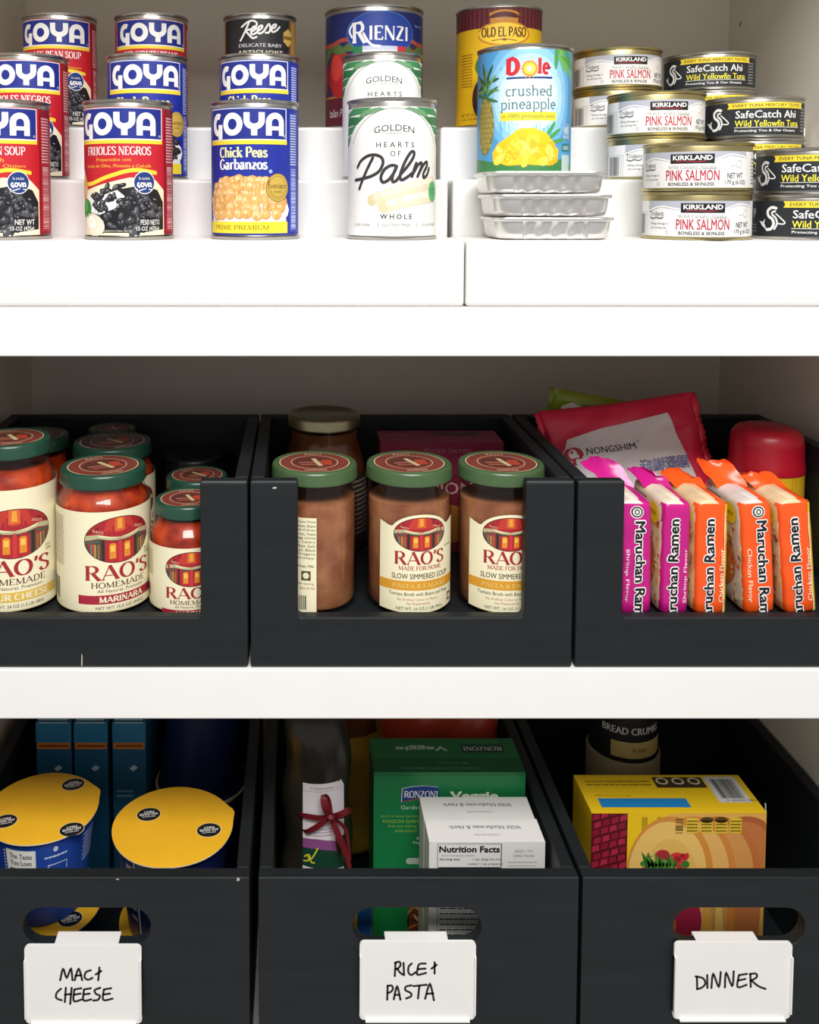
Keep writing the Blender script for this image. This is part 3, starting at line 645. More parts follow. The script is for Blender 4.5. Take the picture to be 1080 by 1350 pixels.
# crushed pineapple
def art_dole():
    a = Art(step=3.5, clip=(4, 115)); VT = 115
    a.rect(-135, 4, 135, VT, ink('#4E9AD0'), 0)
    for i, c in enumerate(('#6CB0DC', '#8CC4E6', '#AED6EE', '#CBE5F4', '#E2F0F8')): a.ell(6, 74-i*.5, 44-5.5*i, 52-7*i, ink(c), .3+.1*i, n=40)
    a.poly([(-60,4),(-60,20),(-30,16),(0,14),(40,18),(60,14),(60,4)], ink('#3E8048'), 1)
    for i, (x, y, an) in enumerate(((46,112,50), (38,110,15), (52,104,70), (46,100,55), (32,113,-5))): a.ell(x, y, 16, 2.6, ink(('#4E9A4A', '#6EB44E')[i % 2]), 1.2, an-90)
    a.serif('D', -8.5, 100, 14.2, 12.5, ink('#C9202E'), 3, thick=.34, thin=.2, sf=.12)
    a.ell(6, 97.6, 6.6, 6.8, ink('#D8402A'), 2.8)
    for i in range(16):
        an = math.radians(22.5*i); q = math.radians(9)
        a.poly([(6+6*math.cos(an-q), 97.6+6*math.sin(an-q)), (6+9.2*math.cos(an), 97.6+9.2*math.sin(an)), (6+6*math.cos(an+q), 97.6+6*math.sin(an+q))], ink('#F2A826'), 3)
    a.ell(6, 97.6, 5.6, 5.6, ink('#F6C83A'), 3.2); a.ell(6, 97.6, 2.8, 2.8, ink('#FFF2B8'), 3.4)
    a.rect(13.4, 93, 16.4, 107, ink('#C9202E'), 3); a.rect(12.6, 93, 17.2, 94.2, ink('#C9202E'), 3)
    a.serif('e', 21.4, 97.6, 9.6, 8.8, ink('#C9202E'), 3, thick=.26, thin=.16, sf=0, cap=.66)
    a.rect(-14.5, 88.8, 27, 90.6, ink('#23407C'), 3)
    DG = ink('#3F6E70')
    a.serif('crushed', 6, 78.4, 9.4, 42, DG, 3, thick=.12, thin=.09, sf=.09); a.serif('pineapple', 6, 66.8, 9.4, 51, DG, 3, thick=.12, thin=.09, sf=.09)
    a.rect(-20, 52, 32, 59.6, ink('#F2D43A'), 2.6); a.text('in 100% pineapple juice', 6, 55.6, 4.4, 48, ink('#6A7A3A'), 3, .004)
    a.poly([(-27,16),(-28,24),(-22,32),(-12,38),(-2,45),(10,45.5),(22,41),(30,32),(35,24),(34,15),(20,12),(4,13),(-12,12)], ink('#F6C21E'), 4)
    pile(a, 4, 26, 31, 18, 70, [ink('#F9D33C'), ink('#F4BC1C'), ink('#FBDF62'), ink('#EFAF1C')], 6.6, 4.2, 8, asp=1.4, clip=lambda x, y: y < 44-abs(x-5)*.62 and y > 14)
    for x, y, an in ((30,40,35), (34,34,10), (26,44,55)): a.ell(x, y, 9, 1.8, ink('#4C9A52'), 3.6, an)
    # pineapple with crown on the left
    a.ell(-38, 49, 11.5, 27, ink('#8A7A34'), 3)
    for j in range(11):
        for i in range(-2, 3):
            x = -38 + i*4.6 + (j % 2)*2.3; y = 26 + j*4.6
            if ((x+38)/11)**2 + ((y-49)/26)**2 < .95: a.ell(x, y, 1.9, 2.1, ink('#B8A858'), 3.2, 0, 6); a.ell(x, y, .7, .8, ink('#5E5A2A'), 3.4, 0, 5)
    for i in range(15):
        an = 90 + (i-7)*15; l = 18 - abs(i-7)*.6; x, y = -38, 74 + (i % 3)*6
        a.ell(x + l*.55*math.cos(math.radians(an)), y + l*.6*math.sin(math.radians(an)), l*.62, 1.5, ink(('#3C6E3C', '#6A9A5A', '#28522E')[i % 3]), 3.5+.02*i, an, 10)
    a.rect(41, 36, 54, 50, ink('#7EA8C8'), 3); a.text('VE', 47, 44, 6, 9, WHT, 4); a.text('NON GMO', 47, 38, 1.8, 10, WHT, 4); a.rect(40, 25, 54, 32, ink('#1E7A78'), 3); a.text('100%', 47, 28.4, 3.4, 10, WHT, 4); a.rect(40, 5, 54, 22, ink('#B8CFC8'), 3)
    return a
place(can_root('tin_can', 'light blue crushed pineapple can standing behind the stack of foil trays', .0872, .1195, CG, art=art_dole()), 689.5, .8745, z2, -2)

# ------------------------------------------------------------------ foil trays
def foil_tray(label):
    t = thing('foil_tray', label, 'foil tray', group='stacked foil trays'); W, D, H = .1, .072, .0183
    def ring(w, d, z, r, n=7, rib=0.):
        o = []
        for cx, cy, a0 in ((w/2-r, -d/2+r, -90), (w/2-r, d/2-r, 0), (-w/2+r, d/2-r, 90), (-w/2+r, -d/2+r, 180)):
            for i in range(n): o.append((cx + r*math.cos(math.radians(a0+90*i/(n-1))), cy + r*math.sin(math.radians(a0+90*i/(n-1)))))
        q = []
        for i in range(len(o)):
            a, b = o[i], o[(i+1) % len(o)]; l = math.hypot(b[0]-a[0], b[1]-a[1]); m = max(1, int(l/.0012)) if l > .01 else 1
            for k in range(m):
                x = a[0]+(b[0]-a[0])*k/m; y = a[1]+(b[1]-a[1])*k/m
                if rib and abs(x) < .026 and m > 1: y += (1 if y > 0 else -1)*-rib*(.5+.5*math.cos(x/.026*math.pi*6))
                q.append((x, y, z))
        return q
    n0 = ring(W, D, 0, .014)
    def same(w, d, z, r, rib=0.): # same point count: scale the base ring
        s = []
        for x, y, _ in n0:
            X, Y = x*w/W, y*d/D
            if rib and abs(X) < .026: Y += (1 if Y > 0 else -1)*-rib*(.5+.5*math.cos(X/.026*math.pi*4))
            s.append((X, Y, z))
        return s
    b = MB(); b.loft([same(W*.87, D*.84, .0004, 0), same(W*.905, D*.89, .0016, 0, .0008), same(W*.925, D*.92, .005, 0, .003), same(W*.94, D*.94, .011, 0, .003), same(W*.95, D*.94, .0148, 0, 0)], M_FOIL, True, False); b.build('tray', t, sharp=60)
    b = MB(); b.loft([same(W*.95, D*.94, .0146, 0), same(W*.99, D*.99, .0152, 0), same(W, D, .0166, 0), same(W*.99, D*.985, .0178, 0), same(W*.95, D*.93, .0176, 0)], M_FOIL, False, False); b.build('rolled_rim', t, sharp=60)
    b = MB(); b.loft([same(W*.955, D*.94, .0172, 0), same(W*.93, D*.91, .0168, 0)], M_FOIL, False, True); b.build('foil_cover', t, sharp=60)
    return t
tr0 = foil_tray('crinkled silver foil tray at the bottom of the stack of three')
Ht = .0185
for i, (px, lb) in enumerate(((718, None), (715.5, 'crinkled silver foil tray in the middle of the stack of three'), (708.5, 'crinkled silver foil tray on top of the stack, below the pineapple can'))):
    o = tr0 if i == 0 else dup(tr0, lb, (0, 0, 0))
    place(o, px, .7835, z1 + i*Ht); o.rotation_euler[2] = (0, .02, -.02)[i]

# ------------------------------------------------------------------ salmon and tuna
def art_salmon():
    a = Art(step=3.5); R = 43
    PW = ink('#ECEAE8'); a.rect(-136, 4, 136, 34.5, PW, 0); a.poly([(-48,34.5),(46,34.5),(48,29),(30,31),(16,27),(-2,24.5),(-20,27),(-34,29),(-48,25.5)], ink('#B4B6C2'), 1)
    a.line(lp(-48,26.5,-34,30,-20,28,-2,25.5,16,28,30,32,47,30), 1.1, WHT, 2, smooth=True)
    a.rect(-17, 25, 16.5, 32.6, BLK, 3); a.text('KIRKLAND', 0, 29.6, 3.9, 30, WHT, 4, .03); a.line(lp(-13,26.4,-6,26.9,2,26.2,10,26.8), .7, ink('#A82838'), 4)
    a.serif('Wild Caught Alaska', -.5, 22.2, 2.6, 37, GRY, 4, thick=.11, thin=.05); a.rect(2, 20.4, 20, 20.6, GRY, 4)
    a.text('PINK SALMON', 0, 15.6, 8.6, 41, ink('#B8203C'), 4, .012); a.text('BONELESS & SKINLESS', -1, 8.6, 2.7, 35, BLK, 4, .012)
    a.text('NET WT', 34.5, 15.2, 4.4, 15, ink('#3A3A3E'), 4, .004); a.text('170 g (6 OZ)', 35.5, 9.6, 4.2, 20, ink('#3A3A3E'), 4, .004)
    a.ring(38, 24.5, 2.6, 3, .35, ink('#B8B8BC'), 4); a.rect(30, 23, 34, 23.4, ink('#B8B8BC'), 4)
    a.text('Trident', -39, 24.2, 4, 15.5, ink('#5A5C64'), 4); a.line(lp(-46,21,-42,20,-39,21,-35,20.2,-32,21), .9, ink('#5A5C64'), 4, smooth=True)
    a.text('130mg Omega 3', -36.5, 15.8, 2.2, 18, ink('#4A4A4E'), 4); a.text('per serving size', -36.5, 12.4, 2, 16, ink('#4A4A4E'), 4); a.ring(-28, 9, 1.3, 1.3, .3, GRY, 4, 12)
    a.poly([(-49,26),(-49,34.5),(-74,34.5),(-74,26)], WHT, 2); a.rect(-74, 4, -49.6, 34.5, ink('#E4E2DE'), 1); a.bars(-71, 7, -55, 24, ink('#6A6A6E'), 3, 15, 6)
    a.small(-100, 8, -78, 30, 8, GRY, 2, 3); a.small(56, 8, 84, 30, 8, GRY, 2, 4)
    a.it = [([(x, y-3.2) for x, y in q[0]],) + q[1:] for q in a.it]; a.clip = (1.8, 31.4)
    return a
SG = 'salmon cans on the right riser'
HS = .0388
sal = can_root('salmon_can', 'white salmon can with gold rims, lower of the front pair', .0872, HS, SG, M_GOLD, art_salmon())
for ch in sal.children:
    if ch.name.startswith('can_body'): pass
Zs = lambda z, i: z + i*(HS+.0006)
SALS = [(917, ya-.001, z1, 0, 7.5, None), (918, ya-.001, z1, 1, -4.5, 'white salmon can with gold rims, upper of the front pair'),
        (864, yb_, z2, 0, 27, 'white salmon can on the middle step, lower of its pair, mostly hidden'),
        (863.5, yb_, z2, 1, 17, 'white salmon can on the middle step, upper of its pair'),
        (812, yc, z3, 0, 28, 'white salmon can on the top step, lower of its pair, barcode showing'),
        (813, yc, z3, 1, 19, 'white salmon can at the very top of the back stack')]
for px, Y, z, i, rel, lb in SALS: place(sal if lb is None else dup(sal, lb, (0, 0, 0)), px, Y, Zs(z, i), rel)
def art_tuna():
    a = Art(step=3.5); K = ink('#22262B'); a.rect(-140, 2.6, 140, 32.5, K, 0)
    a.poly([(-36,27),(-34.5,29.6),(-36,32.2),(36,32.2),(34.5,29.6),(36,27)], YEL, 2); a.text('EVERY TUNA MERCURY TESTED', 0, 29.6, 2.7, 62, ink('#4A4420'), 3, .012)
    a.text('SafeCatch Ahi', -1.5, 21.7, 6.6, 54, WHT, 3, .014); a.text('Wild Yellowfin Tuna', 0, 13.6, 5.8, 58, ink('#EFE24A'), 3, .016)
    a.rect(-29.5, 9.9, 30, 10.3, WHT, 3); a.text('Protecting You & Our Oceans', -2, 7, 2.9, 54, WHT, 3, .012)
    x, y = -47, 17
    a.line(lp(x+5,y+9.5,x+1,y+10,x-2.6,y+7,x-1.6,y+3,x+2,y+.4,x+3.2,y-3.6,x+1,y-7.4,x-3,y-8.2), 2.4, WHT, 4, smooth=True)
    a.line(lp(x+4.4,y+7,x+1.8,y+6.2,x+1.8,y+4.2,x+4.8,y+1.6,x+6.2,y-3,x+4,y-7.6), 1.5, WHT, 4, smooth=True)
    a.line(lp(x+5,y+5,x+9,y+1.6,x+12.5,y-2,x+11,y-3.4,x+7,y-3), 1, WHT, 4, smooth=True)
    a.poly([(x-12,y-1),(x-8,y-2),(x-5,y+.6),(x-6.4,y-3.8),(x-4.6,y-7.4),(x-8.4,y-5.2)], WHT, 4)
    a.line(lp(x-6,y-4,x-4.6,y-7,x-1,y-8.6), 1.2, WHT, 4, smooth=True)
    hx = -68
    a.ell(hx-1.6, 24, 2.2, 2.6, ink('#A8B2BA'), 3); a.ell(hx+1.6, 24, 2.2, 2.6, ink('#A8B2BA'), 3); a.poly([(hx-3.7,23.4),(hx+3.7,23.4),(hx,17.4)], ink('#A8B2BA'), 3)
    a.small(hx-5, 6, hx+5, 14, 3, ink('#7A848C'), 3, 4); a.small(34, 6, 44, 28, 8, ink('#8A8A88'), 2, 3)
    a.it = [([(x, y-1.2) for x, y in q[0]],) + q[1:] for q in a.it]; a.clip = (1.8, 31.2)
    return a
TG = 'tuna cans on the right riser'; HT = .0366
tun = can_root('tuna_can', 'black tuna can with yellow banner, lower of the front pair', .0882, HT, TG, M_STEEL, art_tuna())
Zt = lambda z, i: z + i*(HT+.0006)
TUNS = [(1064, ya-.0008, z1, 0, 24, None), (1071, ya-.0008, z1, 1, 7, 'black tuna can with yellow banner, upper of the front pair'),
        (991, yb_, z2, 0, 19, 'black tuna can on the middle step, lower of its pair, mostly hidden'),
        (990.5, yb_, z2, 1, 20, 'black tuna can on the middle step, upper of its pair'),
        (936, yc, z3, 0, 10, 'black tuna can on the top step, lower of its pair, mostly hidden'),
        (934, yc, z3, 1, 10, 'black tuna can at the top of the back stack near the wall corner')]
for px, Y, z, i, rel, lb in TUNS: place(tun if lb is None else dup(tun, lb, (0, 0, 0)), px, Y, Zt(z, i), rel)
# ------------------------------------------------------------------ bins
TW = .0115
def rrect(x0, z0, x1, z1, r, n=8):
    o = []
    for cx, cz, a0 in ((x1-r, z0+r, -90), (x1-r, z1-r, 0), (x0+r, z1-r, 90), (x0+r, z0+r, 180)):
        for i in range(n+1): o.append((cx + r*math.cos(math.radians(a0+90*i/n)), cz + r*math.sin(math.radians(a0+90*i/n))))
    return o
def wood_bin(name, label, x0, x1, zb, zt, y0, y1, group, notch=None, slot=None, chips=(), fl=.009):
    t = thing(name, label, 'bin', ((x0+x1)/2, y0, zb), group=group); W = (x1-x0)/2; H = zt-zb; D = y1-y0
    if notch:
        nx0, nx1, nz = notch[0]-t.location.x, notch[1]-t.location.x, notch[2]-zb; r = .004
        out = [(-W,0),(W,0),(W,H),(nx1,H)] + [(nx1-r+r*math.cos(math.radians(a)), nz+r+r*math.sin(math.radians(a))) for a in (0,-30,-60,-90)] + \
              [(nx0+r+r*math.cos(math.radians(a)), nz+r+r*math.sin(math.radians(a))) for a in (-90,-120,-150,-180)] + [(nx0,H),(-W,H)]
        loops = [out]
    else:
        loops = None; sa, sz0, sb, sz1 = slot[0]-t.location.x, slot[1]-zb, slot[2]-t.location.x, slot[3]-zb; r = (sz1-sz0)/2; zc = (sz0+sz1)/2
        la = [(sa+r+r*math.cos(math.radians(270-18*i)), zc+r*math.sin(math.radians(270-18*i))) for i in range(11)]
        ra = [(sb-r+r*math.cos(math.radians(90-18*i)), zc+r*math.sin(math.radians(90-18*i))) for i in range(11)]
    b = MB()
    if loops: b.prism(loops, 0, TW, M_BIN)
    else: b.plate([[(-W,0),(W,0),(W,sz0),ra[-1],la[0],(-W,sz0)], [(-W,sz0)]+la+[(-W,sz1)], ra+[(W,sz0),(W,sz1)], [(-W,sz1),la[-1],ra[0],(W,sz1),(W,H),(-W,H)]], 0, TW, M_BIN)
    for cx, cz, cw, ch in chips:
        x, z = cx-t.location.x, cz-zb
        a = Art(); a.poly([(-cw*500,-ch*400),(cw*300,-ch*500),(cw*500,ch*300),(-cw*200,ch*500)], M_BARE, 1); b.art(a, on_front((x, 0, z)), False)
    b.build('front_panel', t, bevel=.0022, bseg=3)
    for sx in (-1, 1):
        b = MB(); xa, xb = sorted((sx*W, sx*(W-TW))); b.box((xa, TW+.0001, 0), (xb, D-TW-.0001, H), M_BIN); b.build('side_panel', t, bevel=.0018)
    b = MB(); b.box((-W, D-TW, 0), (W, D, H), M_BIN); b.build('back_panel', t, bevel=.0018)
    b = MB(); b.box((-W+TW+.0002, TW+.0002, .001), (W-TW-.0002, D-TW-.0002, fl), M_BIN); b.build('bottom_panel', t)
    return t
YM = YF+.003; ZMt = ZZ(634, YM)
X = lambda px, py, Y: P(px, py, Y).x
MB0 = X(330, 760, YM); MB1 = X(756.5, 760, YM); WB = MB1-MB0
MG = 'open-front charcoal bins on the middle shelf'
r0 = X(327, 760, YM); l2 = X(760, 760, YM)
zb = ZM1+.0002; nz = ZZ(814, YM); YMB = YM+.238
FLH = nz-.006-zb
nd = X(393, 720, YM)-MB0; nd2 = MB1-X(692.5, 720, YM)
wood_bin('wooden_bin', 'open-front charcoal bin of red sauce jars on the middle shelf', r0-WB, r0, zb, ZMt, YM, YMB, MG, (r0-WB+nd, X(264, 720, YM), nz), chips=((X(108, 870, YM), ZZ(870, YM), .0012, .011),), fl=FLH)
wood_bin('wooden_bin', 'open-front charcoal bin of brown soup jars in the middle of the shelf', MB0, MB1, zb, ZMt, YM, YMB, MG, (MB0+nd, MB1-nd2, nz), chips=((X(362, 643, YM), ZZ(643, YM), .004, .0016),), fl=FLH)
wood_bin('wooden_bin', 'open-front charcoal bin of noodle packets on the middle shelf', l2, l2+WB, zb, ZMt, YM, YMB, MG, (X(823, 720, YM), l2+WB-nd, nz), fl=FLH)
FLM = zb+FLH+.0003
LG = 'charcoal bins with handle slots on the bottom shelf'
ZLt = ZZ(1157, YM); zlb = ZB1+.0002; YLB = YM+.312
B0 = X(341, 1250, YM); B1 = X(762, 1250, YM); a1 = X(329, 1250, YM); c0 = X(767, 1250, YM)
def slot(xa, xb): return (X(xa, 1220, YM), ZZ(1247, YM), X(xb, 1220, YM), ZZ(1197, YM))
wood_bin('wooden_bin', 'charcoal bin with handle slot holding yellow-lidded cups, bottom shelf', a1-WB, a1, zlb, ZLt, YM, YLB, LG, slot=slot(30, 199), chips=((X(155, 1158.5, YM), ZZ(1159, YM), .003, .0012), (X(314, 1158, YM), ZZ(1159, YM), .003, .003)))
wood_bin('wooden_bin', 'charcoal bin with handle slot holding a green box and white boxes, bottom shelf', B0, B1, zlb, ZLt, YM, YLB, LG, slot=slot(465, 635))
wood_bin('wooden_bin', 'charcoal bin with handle slot holding a yellow taco box, bottom shelf', c0, c0+WB, zlb, ZLt, YM, YLB, LG, slot=slot(888, 1062))
FLB = zlb+.0095
# white label clips hooked over the slots
def clip(label, px0, px1, py0, py1, tx0, tx1, strokes, k, ox, oy):
    yq = YM-.0035
    xa, xb = X(px0, 1300, yq), X(px1, 1300, yq); za, zt = ZZ(py1, yq), ZZ(py0, yq); cx, cz = (xa+xb)/2, (za+zt)/2; W, H = (xb-xa)/2, (zt-za)/2
    t = thing('label_clip', label, 'label holder', (cx, YM-.0003, cz), group='white label clips')
    b = MB(); b.prism([rrect(-W, -H, W, H, .004)], -.0036, -.0014, M_CLIP)
    fl = .0024
    b.box((-W, -.0062, -H+.006), (-W+.0012, -.0014, H-.012), M_CLIP); b.box((W-.0012, -.0062, -H+.006), (W, -.0014, H-.012), M_CLIP); b.box((-W+.005, -.0066, -H), (W-.005, -.0014, -H+.0014), M_CLIP)
    b.build('plate', t, bevel=.0007, bang=30)
    sz = ZZ(1247, YM) - cz + .0004; ta, tb = X(tx0, 1240, yq)-cx, X(tx1, 1240, yq)-cx
    b = MB(); b.box((ta, -.0014, H-.012), (tb, -.0002, sz+.0016), M_CLIP); b.box((ta, -.0014, sz+.0004), (tb, TW+.0022, sz+.0016), M_CLIP); b.box((ta, TW+.001, sz-.012), (tb, TW+.0022, sz+.0004), M_CLIP)
    b.build('hook', t, bevel=.0005)
    a = Art()
    for s in strokes: a.line([((x-ox)*k, -(y-oy)*k) for x, y in s], 1.75, BLK, 1, smooth=len(s) > 2)
    b = MB(); b.art(a, on_front((0, -.0036, 0)), False); b.build('handwriting', t)
L2 = lp
clip('white label clip reading MAC + CHEESE', 33, 187, 1246, 1349, 70, 155,
     [L2(245,1085,258,1036,272,1074,290,1036,296,1085), L2(305,1085,322,1036,336,1085), L2(308,1066,333,1063), L2(372,1042,352,1050,346,1072,360,1083,378,1075), L2(408,1030,402,1085), L2(392,1060,415,1045),
      L2(248,1122,230,1140,228,1162,250,1172), L2(268,1118,263,1180), L2(292,1118,285,1188), L2(264,1148,288,1145), L2(332,1120,303,1125), L2(303,1125,300,1175,332,1169), L2(302,1148,328,1143),
      L2(371,1120,343,1125), L2(343,1125,340,1172,372,1168), L2(342,1147,366,1143), L2(410,1118,387,1128,392,1144,408,1153,400,1170,380,1173), L2(455,1120,425,1125), L2(425,1125,422,1170,460,1165), L2(424,1147,450,1143)], .2025, 340, 1105)
clip('white label clip reading RICE + PASTA', 474, 627, 1241, 1344, 509, 593,
     [L2(347,495,342,605), L2(343,502,372,490,386,512,370,540,346,550), L2(362,548,380,575,400,592), L2(408,500,412,598), L2(470,505,447,530,446,575,468,596,500,575), L2(577,505,528,510,514,556,516,594,580,580), L2(520,550,575,545), L2(645,495,645,585), L2(622,545,660,515),
      L2(288,682,285,795), L2(286,684,318,682,328,708,312,732,290,740), L2(335,792,360,690,386,795), L2(342,756,378,756), L2(470,680,428,690,424,718,465,742,466,768,430,785), L2(485,686,585,675), L2(530,684,520,785), L2(575,787,610,670,642,800), L2(585,748,636,744)], .1095, 516, 645)
clip('white label clip reading DINNER', 888, 1043, 1242, 1343, 923, 1006,
     [L2(630,955,632,1005), L2(625,955,652,962,662,982,650,998,632,1005), L2(668,950,670,1000), L2(685,1000,690,946,712,995,718,938), L2(735,998,738,942,762,992,766,935), L2(815,945,786,950), L2(786,950,782,996,815,988), L2(784,971,810,965), L2(828,945,831,996), L2(826,946,848,944,852,958,830,972), L2(832,970,858,992,886,1004)], .2248, 763, 973)

# ------------------------------------------------------------------ jars
LIDR = ink('#7E3A30', .3); LIDC = ink('#D9C49A', .3)
def shopfront(a, cx, cy, rx, ry, z):
    """oval picture of a red shop front with cream awning bar, doors and windows"""
    E_ = disc(cx, cy, 1, 40)
    def cl(p):
        out = p
        n = 36
        for i in range(n):
            a0, a1_ = 2*math.pi*i/n, 2*math.pi*(i+1)/n
            p0 = (cx+rx*math.cos(a0), cy+ry*math.sin(a0)); p1 = (cx+rx*math.cos(a1_), cy+ry*math.sin(a1_)); res = []
            side = lambda q: (p1[0]-p0[0])*(q[1]-p0[1]) - (p1[1]-p0[1])*(q[0]-p0[0])
            for j in range(len(out)):
                u, v = out[j], out[(j+1) % len(out)]; su, sv = side(u), side(v)
                if su >= 0: res.append(u)
                if su*sv < 0: t = su/(su-sv); res.append((u[0]+(v[0]-u[0])*t, u[1]+(v[1]-u[1])*t))
            out = res
            if len(out) < 3: return None
        return out
    def pl(p, c, zz):
        q = cl([(cx+x*rx, cy+y*ry) for x, y in p])
        if q: a.poly(q, ink(c), z+zz)
    a.ell(cx, cy, rx+.6, ry+.6, ink('#2A1A14'), z, n=40); a.ell(cx, cy, rx, ry, ink('#A8222C'), z+.1, n=40)
    pl([(-1,-1),(1,-1),(1,.1),(-1,.1)], '#4A4034', .2)
    pl([(-.32,1),(.32,1),(.5,.32),(-.5,.32)], '#C0392E', .2); pl([(-.14,1),(.14,1),(.16,.4),(-.16,.4)], '#D8622E', .3); pl([(-.06,.95),(.06,.95),(.08,.5),(-.08,.5)], '#E8A03C', .4)
    for sx in (-1, 1):
        pl([(sx*.62,.62),(sx*.98,.3),(sx*.98,.24),(sx*.6,.5)], '#7A161E', .3)
        pl([(0,.12),(sx*.3,.18),(sx*.62,.3),(sx*1,.24),(sx*1,.02),(sx*.62,.12),(sx*.3,.02),(0,-.02)], '#B8B48A', .5)
        pl([(sx*.02,.1),(sx*.3,.17),(sx*.6,.28),(sx*.6,.2),(sx*.3,.1)], '#E4DEB4', .6)
        pl([(sx*.58,.06),(sx*.98,.0),(sx*.98,-.12),(sx*.58,-.06)], '#4E5A4E', .5)
        for k in range(4): pl([(sx*(.58+.1*k),-.14),(sx*(.64+.1*k),-.14),(sx*(.64+.1*k),-.8),(sx*(.58+.1*k),-.8)], ('#8A6A3A', '#B88A4A', '#6A7A6A', '#5A4A3A')[k], .5)
        pl([(sx*.44,.04),(sx*.52,.06),(sx*.52,-.9),(sx*.44,-.95)], '#2E2620', .5)
        pl([(sx*.05,-.12),(sx*.4,-.08),(sx*.4,-1),(sx*.05,-1)], '#B4242C', .5)
        for q in (0,): 
            pl([(sx*.12,-.2),(sx*.17,-.13),(sx*.26,-.13),(sx*.31,-.2),(sx*.31,-.82),(sx*.12,-.82)], '#E08A2E', .6); pl([(sx*.15,-.24),(sx*.28,-.24),(sx*.28,-.5),(sx*.15,-.5)], '#F4C050', .7)
    pl([(-.05,.02),(.05,.02),(.05,-1),(-.05,-1)], '#C8363A', .7)
    for sx in (-1, 1): a.text("RAO'S", cx+sx*rx*.62, cy+ry*.42, ry*.13, rx*.3, ink('#E4C8A0'), z+.8, rot=-sx*-14 if sx < 0 else -14)
def rao_label(s, band, bandc, oz, lt=96, half=112, dv=0):
    a = Art(step=3.5, clip=(2.5, lt)); a.rect(-half, 4, half, lt, CREAM, 0); a.rect(-half, 4, half, 5, ink('#D8CDA0'), .5)
    o = dv
    shopfront(a, 0, o+64.5*s, 29.5*s, 19*s, 1); a.text('EST.', 29*s, o+50*s, 2*s, 6*s, ink('#6A4A3A'), 2); a.text('1896', 29*s, o+47*s, 2*s, 6*s, ink('#6A4A3A'), 2)
    a.serif("RAO'S", 0, o+37.5*s, 12.5*s, 59*s, ink('#A3262E'), 2, thick=.2, thin=.06)
    a.serif('HOMEMADE', 0, o+27*s, 4.8*s, 49*s, ink('#5A2A26'), 2, thick=.15, thin=.07); a.text('All Natural, Premium', 1, o+21.8*s, 3.2*s, 41*s, ink('#6A4A40'), 2)
    a.rect(-36*s, o+11*s, 36*s, o+18.5*s, bandc, 1.5); a.serif(band, 2*s, o+14.7*s, 4.8*s, (52 if len(band) > 9 else 40)*s, CREAM, 3, thick=.26, thin=.12)
    a.text(oz, 1, o+7.2*s, 3.2*s, 44*s, ink('#5A3A30'), 2, .004)
    a.small(-78*s, 40*s, -52*s, lt-6, 22, ink('#8A8068'), 2, 3, .3); a.small(52*s, 40*s, 78*s, lt-10, 20, ink('#8A8068'), 2, 5, .3)
    a.bars(-80*s, 10, -60*s, 28*s, BLK, 2, 20, 5)
    return a
def lid_art(R, base=None, dim=False):
    r = R*1000*.82; a = Art()
    a.ell(0, 0, r, r, LIDC, 0, n=48); a.ell(0, 0, r*.97, r*.97, base or LIDR, 1, n=48)
    a.ring(0, 0, r*.66, r*.66, r*.02, LIDC, 2, 40); a.ell(0, 0, r*.6, r*.5, ink('#5A2E28', .3), 2)
    a.rect(-r*.45, -r*.1, r*.2, r*.02, ink('#A8604A', .3), 3); a.rect(-r*.4, -r*.3, r*.1, -r*.2, ink('#A8604A', .3), 3)
    a.rect(r*.2, -r*.3, r*.5, r*.2, ink('#B0402E', .3), 3); a.line([(-r*.02, r*.34), (r*.16, -r*.4)], r*.13, ink('#C9B98A', .3), 4, False)
    a.text("RAO'S", 0, r*.8, r*.16, r*.5, LIDC, 3); a.text('HOMEMADE', 0, -r*.8, r*.13, r*.6, LIDC, 3)
    return a
def jar(name, label, R, H, RL, lidh, lidm, fill, fillz, art, shoulder=.03, neck=.022, group=None, lart=True, lid_base=None, bottomr=.006):
    """glass jar: clear body with shoulder and thread neck, the food inside, lid, wrap label"""
    t = thing(name, label, 'jar', group=group); RN = RL*.94; hb = H-neck-shoulder
    prof = [(.001, .001), (R-bottomr, .0008), (R-.0015, .003), (R, .007), (R, hb)]
    for i in range(1, 9):
        q = i/8; prof.append((RN + (R-RN)*(.5+.5*math.cos(math.pi*q)), hb + shoulder*q))
    prof += [(RN*.985, H-neck+.003), (RN, H-neck+.005), (RN*.985, H-neck+.007), (RN*.985, H-lidh*.5)]
    b = MB(); b.lathe(prof, M_GLASS); b.build('glass_body', t, sharp=50)
    fp = [(.001, .004)] + [(max(.001, r-.0022), max(z, .004)) for r, z in prof[1:] if z < fillz]
    r_end = max(.001, fp[-1][0]); fp += [(r_end, fillz), (r_end*.6, fillz+.0004), (.001, fillz+.0004)]
    b = MB(); b.lathe(fp, fill); b.build('contents', t, sharp=50)
    lp_ = [(RL-.0014, H-lidh), (RL-.0002, H-lidh+.0004), (RL, H-lidh+.0016), (RL-.0004, H-lidh+.0026), (RL-.0004, H-.0026), (RL-.0014, H-.0007), (RL-.003, H), (RL*.86, H-.0002), (RL*.84, H-.0009), (.001, H-.0009)]
    b = MB(); b.lathe(lp_, lidm); l = b.build('lid', t, sharp=50)
    if lart:
        b = MB(); b.art(lid_art(RL, lid_base), on_top((0, 0, H-.0009)), False); b.build('lid_print', l)
    if art:
        b = MB(); b.art(art, on_cyl(R+.0003)); b.build('label', t)
    return t
def jplace(o, px, Y, z, rel=0): return place(o, px, Y, z, rel)
JG = 'jars of red sauce'
MARB = ink('#A8243A')
def Hpx(py, Y): return ZZ(py, Y)-FLM
y1_, y2_, y3_ = YM+TW+.0462, YM+TW+.0412, YM+TW+.0350
Hb, Hm, Hs = Hpx(573, y1_), Hpx(612, y2_), Hpx(655, y3_)
